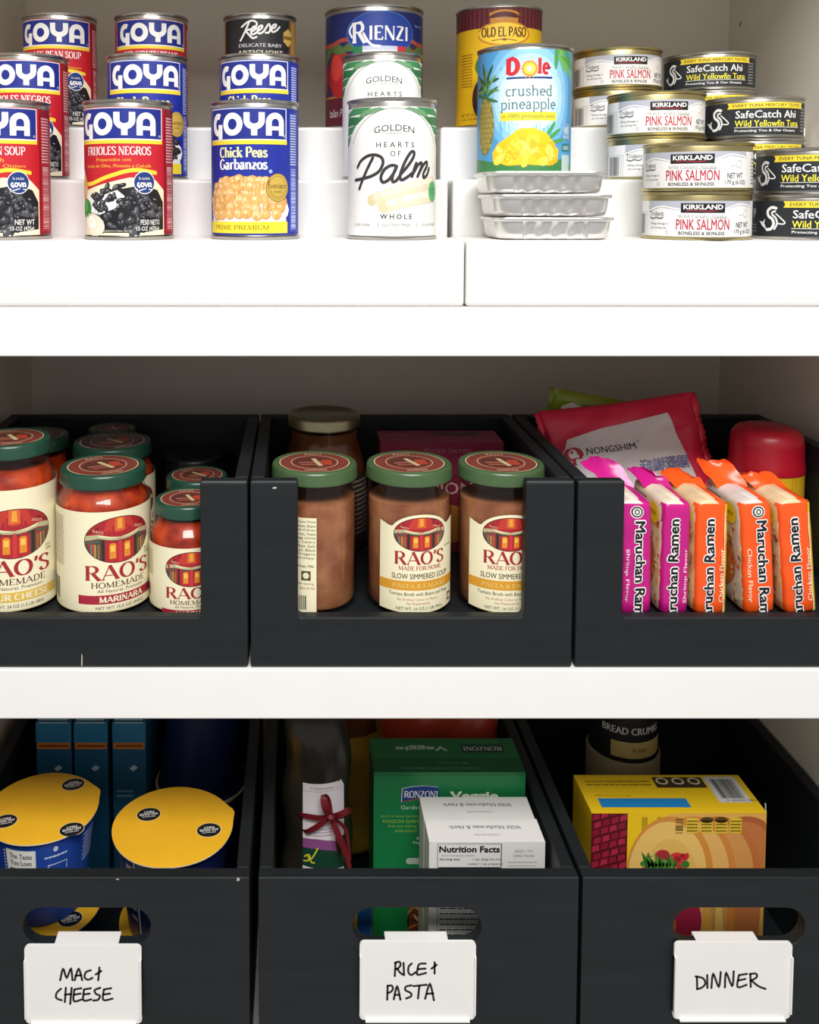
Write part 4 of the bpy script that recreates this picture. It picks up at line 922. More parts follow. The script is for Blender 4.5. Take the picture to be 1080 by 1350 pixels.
jplace(jar('sauce_jar', 'tallest red sauce jar with a yellow label band, cut by the edge of the photo', .0385, Hb, .0345, .0125, M_GREEN, M_SAUCE, Hb-.024, rao_label(1.08, 'FOUR CHEESE', ink('#E2B84A'), 'NET WT. 24 OZ (1.5 LB) 680G', lt=Hb*1000-36, half=108), shoulder=.022, neck=.017, group=JG), 17.5, YM+TW+.0405, FLM, 3)
def marinara(label, fz=.014, base=None): return jar('sauce_jar', label, .0402, Hm, .0372, .0125, M_GREEN, M_SAUCE, Hm-fz, rao_label(1.0, 'MARINARA', MARB, 'NET WT 15.5 OZ (440G)', lt=Hm*1000-29), shoulder=.014, neck=.015, group=JG, lid_base=base)
jplace(marinara('medium red sauce jar with a dark red label band, whole in the front row'), 138.2, y2_, FLM, 19)
sm = jplace(jar('sauce_jar', 'smallest red sauce jar in the front row, half behind the bin post', .0335, Hs, .0288, .0115, M_GREEN, M_SAUCE, Hs-.014, rao_label(.75, 'MARINARA', MARB, 'NET WT 8 OZ (227G)', lt=Hs*1000-33, half=93, dv=-8), shoulder=.014, neck=.015, group=JG), 249, y3_, FLM, 4)
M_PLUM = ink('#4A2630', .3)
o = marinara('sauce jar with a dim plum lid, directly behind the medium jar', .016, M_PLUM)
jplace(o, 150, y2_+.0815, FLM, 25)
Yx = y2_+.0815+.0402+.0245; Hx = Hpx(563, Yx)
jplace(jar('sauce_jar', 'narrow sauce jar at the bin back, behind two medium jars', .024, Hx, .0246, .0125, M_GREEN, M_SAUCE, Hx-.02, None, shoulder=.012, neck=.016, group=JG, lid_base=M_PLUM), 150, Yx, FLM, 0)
Yx = YM+.145
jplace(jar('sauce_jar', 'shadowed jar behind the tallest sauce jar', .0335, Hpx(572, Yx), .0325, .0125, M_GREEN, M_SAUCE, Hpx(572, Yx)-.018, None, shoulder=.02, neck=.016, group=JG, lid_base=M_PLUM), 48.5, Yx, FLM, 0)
jplace(dup(sm, 'small sauce jar with a brown printed lid, behind the smallest front jar', (0, 0, 0)), 261, y3_+.0685, FLM, 30)
Yx = YM+.188; Hx = Hpx(597, Yx)
jplace(jar('sauce_jar', 'dark jar with a plain black lid at the back beside the bin side', .0325, Hx, .0315, .013, M_DARKLID, M_BROWN, Hx-.018, None, shoulder=.012, neck=.016, group=JG, lart=False), 257, Yx, FLM, 0)

SGp = 'jars of brown soup'
def soup_label():
    a = Art(step=3.5); R = 36.8; T = ink('#2A2A1E')
    out = [(-37,5)] + [(-37+74*i/10, 5-2*math.sin(math.pi*i/10)) for i in range(1, 10)] + [(37,5),(37,80),(27,76.5)] + arc(0, 69.5, 27, 17.5, 24, 156, 16) + [(-27,76.5),(-37,80)]
    a.poly(out, CREAM, 0); a.line(out+[out[0]], .5, ink('#7A6A3A'), .5, False)
    shopfront(a, 0, 70, 23, 13.8, 1); a.text('EST. 1896', 28, 57, 1.8, 8, T, 2)
    a.serif("RAO'S", 0, 50, 11, 45, ink('#A3262E'), 2, thick=.2, thin=.06); a.serif('MADE FOR HOME', 0, 41.5, 3.4, 38, ink('#A3262E'), 2, thick=.16, thin=.08)
    a.text('SLOW SIMMERED SOUP', 1, 34.5, 4.6, 52, ink('#4A3A26'), 2, .01); a.rect(-36.9, 22.5, 36.9, 30.5, ink('#D99A2C'), 1); a.serif('PASTA & FAGIOLI', 0, 26.3, 3.6, 48, ink('#F0CE78'), 2, thick=.15, thin=.07)
    a.text('Tomato Broth with Beans and Pasta', 0, 19.4, 3, 55, T, 2); a.text('No Artificial Colors or Flavors', -2, 14.8, 2, 36, ink('#B06A5A'), 2); a.text('No Preservatives', -2, 11.4, 2, 20, ink('#B06A5A'), 2)
    a.text('NET WT. 16 OZ (1 LB) 454 g', 0, 6.8, 3, 42, T, 2); a.rect(29, 8, 34.5, 15, T, 2); a.ell(31.8, 11.5, 2, 2.4, CREAM, 3)
    return a
def soup_back():
    a = Art(step=3.5); T = ink('#5A5238')
    a.rect(-74, 3.5, 0, 84, CREAM, 0); a.line(lp(0,3.5,0,84), .4, ink('#7A6A3A'), .5, False)
    for i, s in enumerate(('Ingredients: Tomato Whole', 'Peeled Tomatoes, Beans', 'Water, Red Kidney', 'Beans, Carrots, Pasta', 'semolina, egg whites', 'Olive Oil, Celery', 'Onion, Sea Salt', 'Garlic, Basil, Black', 'Pepper, Oregano', 'and Parsley.')): a.text(s, -16, 80.5-3.4*i, 2.6, 30, T, 2)
    a.text('Contains: Wheat, Milk.', -16, 43, 2.6, 28, T, 2, .01); a.rect(-13, 31, -5, 39, T, 2); a.ell(-9, 35, 2.6, 2.6, CREAM, 3)
    for i, s in enumerate(('Refrigerate after opening.', 'Best before date on lid')): a.text(s, -16, 28-3.4*i, 2.4, 28, ink('#9A6A3A'), 2)
    a.bars(-30, 6, -8, 18, BLK, 2, 22, 8)
    return a
Hp = Hpx(608, YM+TW+.0385)
sp0 = jar('soup_jar', 'brown soup jar turned to its ingredients panel, first of the three in front', .0368, Hp, .0372, .0122, M_GREEN2, M_SOUP, Hp-.029, soup_back(), shoulder=.012, neck=.020, group=SGp)
jplace(sp0, 414.5, YM+TW+.0385, FLM, 3)
sp1 = jar('soup_jar', 'brown soup jar with its shop front label whole, middle of the three in front', .0368, Hp, .0372, .0122, M_GREEN2, M_SOUP, Hp-.029, soup_label(), shoulder=.012, neck=.020, group=SGp)
jplace(sp1, 538, YM+TW+.0385, FLM, 17)
jplace(dup(sp1, 'brown soup jar partly behind the bin post beside the noodle bin', (0, 0, 0)), 658, YM+TW+.0385, FLM, 14)
Hg = Hpx(544, YM+.178)
gj = jar('sauce_jar', 'brown sauce jar with a brassy lid, standing behind the soup jars', .043, Hg, .0365, .0125, M_BRASS, M_BROWN, Hg-.016, None, shoulder=.038, neck=.017, lart=False)
a = Art(step=3.5); a.rect(-60, 12, 62, 80, ink('#2E2A26'), 0); a.small(30, 20, 58, 76, 12, ink('#8A8070'), 1, 4)
b = MB(); b.art(a, on_cyl(.0433)); b.build('label', gj)
b = MB(); a = Art(); a.ring(0, 0, 24, 24, .7, ink('#5E5A48', .3), 1, 40); a.line(arc(0, 0, 16, 16, 20, 160), 1, ink('#4E4A3C', .3), 1, False); b.art(a, on_top((0, 0, Hg-.0009)), False)
b.build('lid_print', [c for c in gj.children if c.name.startswith('lid')][0])
jplace(gj, 427, YM+.178, FLM, 0)

# ------------------------------------------------------------------ cartons
def carton(name, label, W, D, H, m, front=None, top=None, left=None, loc=None, rotz=0, group=None, side=None, rot=None):
    """folding carton with printed faces; origin at the middle of the front bottom edge"""
    b = MB(); b.box((-W/2, 0, 0), (W/2, D, H), m)
    if front: b.art(front, on_front((0, 0, 0)), False)
    if top: b.art(top, on_top((0, 0, H)), False)
    if left: b.art(left, on_left((-W/2, 0, 0)), False)
    if side:
        k = on_left((-W/2, 0, 0)); b.art(side, lambda x, y, d: (W/2+d+.0001, x, y), False)
    o = b.build(name, bevel=.0006, bseg=1); tag(o, label, 'box', group)
    if loc is not None: o.location = loc
    o.rotation_euler = rot if rot else (0, 0, rotz); return o
SH = (P(502, 583, YM+.158).z-FLM)*1000; fr = Art(clip=(1, SH-.5)); DP = ink('#93294A'); fr.serif('Recipe Secrets', 6, SH-8, 5, 46, ink('#D08A94'), 1, thick=.09, thin=.06, sf=0, shear=.2); fr.ell(-30, SH-17, 18, 13, ink('#94303C'), .5)
fr.rect(-59, 2, 59, SH-32, ink('#7A1F34'), 1); fr.text('ONION', 0, SH-46, 12, 60, ink('#D8A8A0'), 2, .01); fr.ell(0, 28, 36, 20, ink('#B8702E'), 2)
tp = Art(); tp.text('Lipton', -42, 30, 6, 22, ink('#D89AA4'), 1, shear=.2); tp.poly([(-8,33),(0,26),(36,24),(44,33),(36,38),(22,34),(10,38)], ink('#3E3630'), 1); tp.text('Onion', 18, 31, 4, 20, ink('#6A5A50'), 2)
p = P(502, 583, YM+.158); q = P(664, 583, YM+.158)
carton('soup_mix_box', 'dark red soup mix box standing behind the soup jars', q.x-p.x, .046, p.z-FLM, DP, fr, tp, loc=((p.x+q.x)/2, YM+.158, FLM))

# ------------------------------------------------------------------ noodle packets
def sup(t, a, b_, e): 
    c, s = math.cos(t), math.sin(t)
    return (a*math.copysign(abs(c)**(2/e), c), b_*math.copysign(abs(s)**(2/e), s))
def wob(x, y, z, k): return math.sin(x*k*1.3+z*k*.9+1.1)*math.sin(y*k+z*k*1.7+.4)*math.cos(x*k*.7-y*k*1.9)
def packet(label, W, D, H, face, side_l, side_r, word, flavour, down, loc, lean, turn, crimp_lean, seed, flav_c='#F6C9D6', spread=0., Lc=.026):
    t = thing('noodle_packet', label, 'noodle packet', loc, group='instant noodle packets', rot=(math.radians(spread), math.radians(lean), math.radians(turn)))
    r = random.Random(seed); off = r.uniform(0, 9); n = 64; e = 7
    mf, ml, mr = mat('film_'+face.lstrip('#'), face, .28, noise=.05, scale=60, bump=.12), mat('film_'+side_l.lstrip('#'), side_l, .3, noise=.1, scale=60, bump=.12), mat('film_'+side_r.lstrip('#'), side_r, .3, noise=.08, scale=60, bump=.12)
    def ring(z, k, kd, wv):
        o = []
        for i in range(n):
            x, y = sup(2*math.pi*(i+.5)/n, W/2*k, D/2*kd, e); w_ = wob(x+off, y, z, 90)*wv
            o.append((x*(1+w_*.05), y + D/2 + w_*.0019, z))
        return o
    lv = [(0,.8,.9,0),(.004,.98,.98,.3),(.012,1,1,.5)] + [(H*(.15+.75*i/9), 1.0, 1, .8) for i in range(10)] + [(H*.955,.99,.99,.9),(H*.985,.93,.97,.8),(H,.72,.94,.5),(H+.0015,.3,.9,0)]
    rings = [ring(*q) for q in lv]
    def mfun(c, f):
        x, y = c[0], c[1]-D/2
        if abs(x)/(W/2) > .93 and abs(y) < D*.46: return ml if x < 0 else mr
        if c[2] > H*.985: return ml if x < W*.05 else mf
        return mf
    b = MB(); b.loft(rings, mf, matf=mfun)
    # brand word on the narrow face
    a = Art(step=2.5, stepv=4, clip=(3, H*985)); rt = -90 if down else 90; top = H*1000
    s = ('Maruchan Ramen'); 
    cyw = top-62 if down else top-60
    a.text(s, -3 if not down else 3, cyw, 10.2, 95, WHT, 2, .10, rot=rt); a.text(s, -3 if not down else 3, cyw, 8.6, 93, BLK, 3, .03, rot=rt)
    fx = 7.6 if not down else -8
    a.text(flavour, fx, top*.36, 3.8, 46, ink(flav_c), 3, .02, rot=rt)
    if seed in (3, 5): a.rect(W*345, 3, W*492, H*985, ink('#F2CF3A'), 1); a.line([(W*345+.4*math.sin(i), 3+i*4.) for i in range(22)], .5, WHT, 1.4, False)
    if down:
        a.poly(disc(.6, top-8, 5.4, 16), WHT, 1); a.ell(.6, top-8, 4.6, 4.6, BLK, 2); a.ell(.6, top-8, 3.4, 3.4, WHT, 3); a.ring(.6, top-8, 1.6, 2, .9, BLK, 4, 14)
    def front(x, z, d):
        q = min(.999, abs(x)/(W/2)); y = -D/2*(1-q**e)**(1/e)
        w_ = wob(x+off, y, z, 90)*.8
        return (x*(1+w_*.05), y + D/2 + w_*.0019 - d*2.2 - .0004, z)
    b.art(a, front)
    # picture print on the wide side and on the top
    al = Art(step=6, stepv=6, clip=(2, H*960)); r2 = random.Random(seed+5)
    al.ell(-D*500, top*.42, D*330, top*.26, ink('#C8743A'), 1); 
    for i in range(26): al.ell(-D*500 + r2.uniform(-22, 22), top*.42 + r2.uniform(-24, 24), r2.uniform(2, 6), 1.2, ink(r2.choice(('#E8C070', '#D8A050', '#B85A2A', '#7A8A3A'))), 2+.01*i, r2.uniform(0, 180), 8)
    for i in range(22): al.ell(r2.uniform(-20, -3), r2.uniform(6, top*.8), r2.uniform(2, 4), 1.3, ink(r2.choice(('#E08A3A', '#F0C060', '#C8502A', '#8A4A20', '#F4E0B0'))), 2.5+.01*i, r2.uniform(0, 180), 8)
    al.ell(-D*240, top*.86, 10, 9, ink('#F0D41E'), 3); al.text('NEW', -D*240, top*.86, 4, 12, ink('#6A5A10'), 4)
    al.small(-D*900, top*.74, -D*480, top*.95, 6, ink('#6A5A58'), 2, 3)
    def lf(x, z, d):
        return (-W/2*(1.0) - d*2 - .0007, -x, z)
    b.art(al, lf)
    b.build('wrapper', t, sharp=60)
    # crimped end seal standing up from the top
    b = MB(); nu, nv = 9, 7; V = []
    for k in (0, 1):
        for j in range(nv):
            for i in range(nu):
                u = i/(nu-1)-.5; v = j/(nv-1); aa = math.radians(crimp_lean)*(.45+.55*v)
                zig = .0012*((i % 2) if j == nv-1 else 0)
                w_ = wob(u*.05+off, v*.04, seed, 70)*.004*v
                x = W*.96*u*(1+.06*v) - math.sin(aa)*Lc*v + w_
                y = D*.60 + D*.24*v + w_*1.5 + .006*math.sin(u*5+off)*v
                V.append((x, y + k*.0006, H-.001 + math.cos(aa)*Lc*v*.85 + zig + w_*.6))
    fs = []
    N = nu*nv
    for j in range(nv-1):
        for i in range(nu-1):
            q = j*nu+i; fs.append((q, q+1, q+nu+1, q+nu)); fs.append((N+q, N+q+nu, N+q+nu+1, N+q+1))
    edge = [i for i in range(nu)] + [j*nu+nu-1 for j in range(1, nv)] + [(nv-1)*nu+i for i in range(nu-2, -1, -1)] + [j*nu for j in range(nv-2, 0, -1)]
    for i in range(len(edge)): q, s_ = edge[i], edge[(i+1) % len(edge)]; fs.append((s_, q, N+q, N+s_))
    b.add(V, fs, mf, True); b.build('crimped_end', t, sharp=50)
    return t
PK, OR = '#C01880', '#F4581A'
yn = YM+TW+.0016
def pkt(px, label, W, face, sl, sr, fl, down, lean, turn, cl, seed, D=.072, H=None, dy=0, fc='#F6C9D6', spread=0., Lc=.026):
    X0 = X(px, 800, yn+.005+dy); H = H or Hpx(664, yn)
    return packet(label, W, D, H, face, sl, sr, 'Maruchan', fl, down, (X0, yn+dy, FLM+.0006+W/2*math.sin(math.radians(abs(lean)))), lean, turn, cl, seed, fc, spread, Lc)
pkt(836, 'pink noodle packet beside the bin post, word reading downward', .029, PK, '#E6D3C8', '#E8B070', 'Shrimp Flavor', True, -1, 0, 32, 1, Lc=.028)
pkt(887, 'pink noodle packet between the other pink one and the orange ones',   .025, PK, '#E8D8C0', '#F0CF50', 'Shrimp Flavor', False, .3, 0, 34, 2, Lc=.017)
pkt(934.5, 'orange noodle packet with yellow edge next to the pink packets',   .0282, OR, '#E8C9A0', '#F6CE3C', 'Chicken Flavor', False, -.4, 0, 37, 3, Lc=.013, fc='#FBE3B8')
pkt(1000, 'orange noodle packet with pale side, word reading downward', .0275, OR, '#D9CEC8', '#F0A03C', 'Chicken Flavor', True, -3.8, 0, 29, 4, Lc=.024, fc='#FBD9B8')
pkt(1053.5, 'orange noodle packet nearest the red-lidded canister', .0285, OR, '#E8C9A0', '#F6D23C', 'Chicken Flavor', False, -5.2, 0, 30, 5, D=.066, Lc=.015, fc='#FBD9B8')

# pillow bags of noodles
def pillow(label, W, H, th, film, art, loc, rot, crimp):
    t = thing('noodle_bag', label, 'noodle packet', loc, group='instant noodle packets', rot=rot)
    nu, nv = 30, 26
    def surf(u, v, s):     # u, v in -1..1
        bx = max(0, 1-abs(u)**3.2)**.6*max(0, 1-abs(v)**3.4)**.7
        w_ = wob(u*.05+.3, v*.05, 1.3, 75)*.0035*(.3+bx) + wob(u*.05, v*.05+2, .2, 180)*.0012
        px = 1 - .05*(1-v*v)*0
        return (u*W/2*(1-.03*math.cos(v*1.5)), s*(bx*th/2 + .0004) + (w_ if s < 0 else w_*.7), v*H/2*(1-.03*math.cos(u*1.5)))
    V = []; fs = []
    for s in (-1, 1):
        for j in range(nv+1):
            for i in range(nu+1):
                u, v = 2*i/nu-1, 2*j/nv-1
                x, y, z = surf(u, v, s)
                if abs(u) > .9: x += .0012*(j % 2)*(1 if u > 0 else -1)
                V.append((x, y, z))
    N = (nu+1)*(nv+1)
    for j in range(nv):
        for i in range(nu):
            q = j*(nu+1)+i; fs.append((q, q+1, q+nu+2, q+nu+1)); fs.append((N+q, N+q+nu+1, N+q+nu+2, N+q+1))
    edge = [i for i in range(nu+1)] + [j*(nu+1)+nu for j in range(1, nv+1)] + [nv*(nu+1)+i for i in range(nu-1, -1, -1)] + [j*(nu+1) for j in range(nv-1, 0, -1)]
    for i in range(len(edge)): q, s_ = edge[i], edge[(i+1) % len(edge)]; fs.append((s_, q, N+q, N+s_))
    b = MB(); b.add(V, fs, mat('film_'+film.lstrip('#'), film, .3, noise=.06, scale=50, bump=.12), True)
    b.art(art, lambda x, y, d: (lambda s: (s[0], s[1]-d*2-.0009, s[2]))(surf(max(-1, min(1, x/W*2)), max(-1, min(1, y/H*2)), -1)))
    b.build('wrapper', t, sharp=70)
    for s in (-1, 1):
        b = MB(); V = []; fs = []
        for k in (0, 1):
            for i in range(41):
                v = 2*i/40-1; w_ = .002*math.sin(v*14)
                V.append((s*(W/2*(1-.03*math.cos(v*1.5)) - .002 + k*(crimp + (.0018 if i % 2 else 0))), w_*k, v*H/2*.98))
        for i in range(40): fs.append((i, i+1, 41+i+1, 41+i) if s < 0 else (i, 41+i, 41+i+1, i+1))
        b.add(V, fs, MATS['film_'+film.lstrip('#')], True); o = b.build('crimped_seal', t, sharp=70)
        sd = o.modifiers.new('thick', 'SOLIDIFY'); sd.thickness = .0006; sd.offset = 0
    return t
def swirl(a, cx, cy, r, z):
    a.ell(cx, cy, r*1.08, r*.98, WHT, z, n=24); a.ell(cx, cy, r, r*.9, ink('#C01E34'), z+.2, n=24); a.ell(cx-r*.06, cy+r*.22, r*.4, r*.46, WHT, z+.4, -20)
    a.poly([(cx-r*.9, cy+r*1.2), (cx-r*.4, cy+r*.75), (cx+r*.2, cy+r*.85), (cx+r*.9, cy+r*1.1), (cx+r*.3, cy+r*.82), (cx-r*.5, cy+r*.82)], WHT, z+.3)
def frame_rot(c0_, cx_, cz_):
    ex = (cx_-c0_).normalized(); ez = (cz_-c0_); ez = (ez - ex*ez.dot(ex)).normalized(); ey = ez.cross(ex)
    return Matrix((ex, ey, ez)).transposed().to_euler()
a = Art(step=5, stepv=5)
a.poly([(-70,6),(-58,30),(-24,37),(16,41),(46,44),(52,20),(62,-26),(58,-58),(-64,-58),(-68,-20)], ink('#EDEAE8'), 1)
swirl(a, -56, 13, 10, 2); a.text('NONGSHIM', -18, 16, 6.6, 50, BLK, 3, .01); a.ring(10, 20, .9, .9, .3, BLK, 3, 10)
a.text('海鮮湯麵', 32, -5, 13, 50, ink('#2C3380'), 3, .05); a.text('海鮮湯麵', 32, -5, 11.6, 48.5, ink('#C9CBE8'), 4, .0)
a.line(lp(-54,-22,-48,-48,-30,-60), 5, ink('#B01830'), 3, smooth=True); a.ell(-10, -50, 18, 12, ink('#D8402E'), 3); a.ell(20, -48, 20, 12, ink('#E8893A'), 3)
bl, br, tl = P(752, 668, .905), P(958, 625, .905), P(722, 562, .945)
ctr = (P(838, 572, .915) + P(850, 640, .90))/2
pillow('red noodle bag with a white panel leaning on top of the pink packets', .153, .124, .022, '#E62A4E', a, P(829, 611, .906), frame_rot(P(778, 608, .905), P(918, 590, .905), P(768, 545, .922)), .007)
a = Art(step=5, stepv=5); a.poly([(-66,0),(-60,36),(-50,42),(-20,36),(60,20),(60,-40),(-62,-40)], ink('#E4E6E0'), 1); swirl(a, -46, 27, 12, 2); a.text('NONGSHIM', 2, 24, 9, 62, BLK, 3, .01)
a.small(-30, -30, 40, -10, 5, ink('#5A6A5A'), 3, 3)
pillow('olive green noodle bag sticking up behind the red noodle bag', .136, .106, .015, '#7C9018', a, P(806, 592, .943), frame_rot(P(740, 574, .945), P(862, 594, .945), P(744, 530, .9465)), .006)

# red-lidded canister
def canister():
    t = thing('drink_mix_canister', 'yellow canister with a rounded red lid beside the orange noodle packets', 'canister')
    R, H = .0332, Hpx(560, .873); YL = mat('yellow_canister_plastic', '#D9A81C', .35, noise=.03, scale=40); RD = mat('red_canister_lid', '#B3142A', .32, noise=.03, scale=40)
    b = MB(); b.lathe([(.001, .0008), (R-.003, .0008), (R-.0006, .003), (R-.0006, H-.037), (R-.002, H-.034)], YL); b.build('body', t)
    b = MB(); b.lathe([(R-.001, H-.042), (R+.0004, H-.0415), (R+.0004, H-.035), (R-.0004, H-.033), (R-.0008, H-.016), (R-.0022, H-.008), (R-.006, H-.003), (R-.012, H-.0008), (.001, H)], RD); b.build('lid', t, sharp=60)
    a = Art(step=3); dh = H*1000-138; a.rect(-70, 6, 70, 96, ink('#DDAE20'), 0); a.rect(-10, 78, 12, 94, ink('#E9D68A'), 1); a.line(lp(-12,95,10,95,13,92,13,76), .5, ink('#6A4A14'), 1.5, False); a.text('Drink Mix', 0, 98.2, 2.4, 26, ink('#4A3410'), 2); a.small(-6, 80, 9, 92, 4, ink('#6A4A14'), 2, 3)
    a.rect(24, 6, 24.6, 96, ink('#A87E14'), 1); a.rect(28, 6, 28.5, 96, ink('#A87E14'), 1); a.serif('COCOA', -2, 55, 14, 50, ink('#8A1420'), 2)
    a.it = [([(x, y+dh) for x, y in q[0]],) + q[1:] for q in a.it]; a.clip = (3, H*1000-42); b = MB(); b.art(a, on_cyl(R-.0003)); b.build('label', t)
    return t
place(canister(), 1006, .873, FLM, 0)
# ------------------------------------------------------------------ bottom bins: cups and boxes of macaroni
Yc = YM+TW+.0555
ZL = ZZ(1088, Yc); HC = (ZL - FLB)/2
R0C = .0518
M_NAVY = mat('navy_paper_cup', '#14204E', .4, noise=.05, scale=60); M_BLUEC = mat('blue_paper_cup', '#1C46A0', .4, noise=.05, scale=60)
M_LIDY = mat('yellow_paper_lid', '#E6AE24', .42, noise=.03, scale=50, bump=.03); M_RIMW = ink('#E9E0C0')
def cup(label, m, art, R=.0518, H=HC, prints=((-22, 20), (30, -6))):
    t = thing('macaroni_cup', label, 'cup', group='yellow-lidded cups'); Rt, Rb = R-.004, R*.74
    b = MB(); b.lathe([(.001, .004), (Rb-.002, .004), (Rb-.001, .0004), (Rb, .001), (Rt, H-.004), (Rt+.002, H-.0028), (Rt+.0022, H-.0015), (Rt, H-.001)], m); b.build('cup_body', t, sharp=50)
    b = MB(); n = 72; r1 = []; r0 = []; r2 = []
    for i in range(n):
        a_ = 2*math.pi*i/n; k = R*(1 + .055*math.exp(-((math.degrees(a_)-12+180) % 360-180)**2/60.) + .004*math.sin(5*a_))
        r0.append((k*math.cos(a_), k*math.sin(a_), H-.0012)); r1.append((k*math.cos(a_), k*math.sin(a_), H-.0003)); r2.append((k*.97*math.cos(a_), k*.97*math.sin(a_), H))
    b.loft([r0, r1], M_RIMW, True, False); b.loft([r1, r2], M_LIDY, False, True)
    l = b.build('lid', t, sharp=50)
    for x, y in prints:
        a = Art(clip=(-48.5, 60)); a.ell(x, y, 11.2, 9.6, ink('#E8D9A0'), 0); a.ell(x, y, 10.7, 9.1, ink('#17171C'), 1)
        for i, (s, wd) in enumerate((("DON'T FORGET TO", 10), ('ADD WATER', 14), ('FIRST', 8))): a.text(s, x, y-3.2+3.2*i, (1.7, 3, 2.8)[i], wd*1.2, WHT, 2, .01, rot=180)
        b = MB(); b.art(a, on_top((0, 0, H)), False); b.build('lid_print', l)
    if art:
        b = MB(); b.art(art, on_cone(Rb+.0003, Rt+.0003, H-.004, .0)); b.build('cup_print', t)
    return t
def cup_art(base, acc):
    a = Art(step=3.5); h = HC*1000
    a.rect(-48, h-38, -22, h-9, ink('#E9E6DC'), 1); a.rect(-46.5, h-36, -23.5, h-10.5, ink('#F4F2EC'), 1.2)
    a.text('The Taste', -35, h-15, 5, 20, BLK, 2, .02); a.text('You Love', -35, h-21.5, 5, 19, BLK, 2, .02); a.small(-45, h-34, -25, h-26, 2, BLK, 2, 5)
    for i in range(9): a.ell(-50, h-12-3*i, .8, .8, WHT, 2, 0, 6)
    a.ell(-6, h-11, 2, 2.6, ink('#C9D4F0'), 2); a.small(-15, h-20, 4, h-16, 1, ink('#C9D4F0'), 2, 5); a.line(lp(-12,h-36,-12,h-26,4,h-26,4,h-34), .7, ink('#C9D4F0'), 2, False)
    a.it = [([(x+16, y) for x, y in q[0]],) + q[1:] for q in a.it]; a.rect(34, 6, 60, h-8, ink(acc), 1); a.small(38, h-40, 56, h-12, 7, ink('#C9D4F0'), 2, 7)
    return a
CU = [('macaroni cup with a yellow lid at the left, cut by the edge of the photo', M_BLUEC, cup_art(0, '#2450B0'), 58, Yc+.026, ZL-HC, 10, ((29, 26), (-33, -12), (25, -40))),
      ('macaroni cup with a whole yellow lid showing two black ovals', M_NAVY, None, 229, Yc+.001, ZL-HC, 0, ((-22, 17), (32, -12)))]
for lb, m, ar, px, Y, z, rel, pr in CU: place(cup(lb, m, ar, R=R0C if ar else .0545, prints=pr), px, Y, z, 0)
a = Art(step=3.5); h = HC*1000; a.rect(-34, 5, -33, h-5, WHT, 1); a.text('Grams', -14, h-10, 4, 16, WHT, 1, .01); a.small(-44, 20, -36, h-8, 6, GRY, 1, 3)
c2 = [o for o in bpy.data.objects if o.get('label', '').startswith('macaroni cup with a whole')][0]
b = MB(); b.art(a, on_cone(.0545*.74+.0003, .0545-.004+.0003, HC-.004)); b.build('cup_print', c2)
lowc = cup('lower yellow-lidded cup under the left cup, seen through the handle slot', M_NAVY, None, H=HC-.0006, prints=((20, -30), (38, 4)))
place(lowc, 64, Yc+.022, FLB, 0)
place(dup(lowc, 'lower yellow-lidded cup under the whole-lidded cup, seen through the handle slot', (0, 0, 0)), 234, Yc+.001, FLB, 0)
bk = cup('navy cup standing upright at the back, beneath the upturned cup', M_NAVY, None, R=.0500, H=HC*1.2)
place(bk, 266, YM+.242, FLB, 0)
inv = cup('navy cup turned upside down at the back, beside the teal boxes', M_NAVY, None, R=.0500, H=HC)
a = Art(step=3.5); a.rect(-42, 22, -28, h-14, ink('#8A94A0'), 1); a.rect(-17.5, 6, -16.6, h-4, ink('#A8B0BC'), 1); a.small(-10, 12, 20, 40, 5, ink('#4A5A8A'), 1, 3)
b = MB(); b.art(a, on_cone(.05*.74+.0003, .05-.004+.0003, HC-.004)); b.build('cup_print', inv)
place(inv, 266, YM+.242, FLB+HC*2.2+.0006, 0); inv.rotation_euler = (math.pi, 0, 0)
TEAL = mat('teal_carton', '#1C5F86', .5, noise=.04, scale=40)
for i, (xa, xb) in enumerate(((48, 94.5), (98, 142.5), (148.5, 192.5))):
    Yb = YM+.196; x0, x1 = X(xa, 1010, Yb), X(xb, 1010, Yb); Hb = .196; w_ = (x1-x0)*500
    f = Art(); zt_ = (ZZ(979, Yb)-FLB)*1000; f.rect(-w_, zt_, w_, Hb*1000, ink('#2878A4'), 1); f.rect(-w_+1, zt_-7, w_-1, zt_, ink('#C8792E'), 2); f.rect(-w_+3, zt_-4.4, w_-3, zt_-2.6, ink('#7A3A1A'), 3)
    f.small(-w_+3, zt_+20, w_-3, zt_+30, 3, ink('#9AC4DC'), 3, 4+i); f.poly([(0,zt_-28),(5,zt_-24),(9,zt_-27),(4,zt_-31)], ink('#C9DCE6'), 3); f.small(-w_+4, zt_-60, 4, zt_-50, 2, ink('#7AB0CC'), 3, i)
    carton('macaroni_box', ('teal macaroni box nearest the bin side, first of the three', 'teal macaroni box in the middle of the three at the back', 'teal macaroni box beside the upturned navy cup')[i], x1-x0, .088, Hb, TEAL, f, loc=((x0+x1)/2, Yb, FLB), group='teal macaroni boxes')

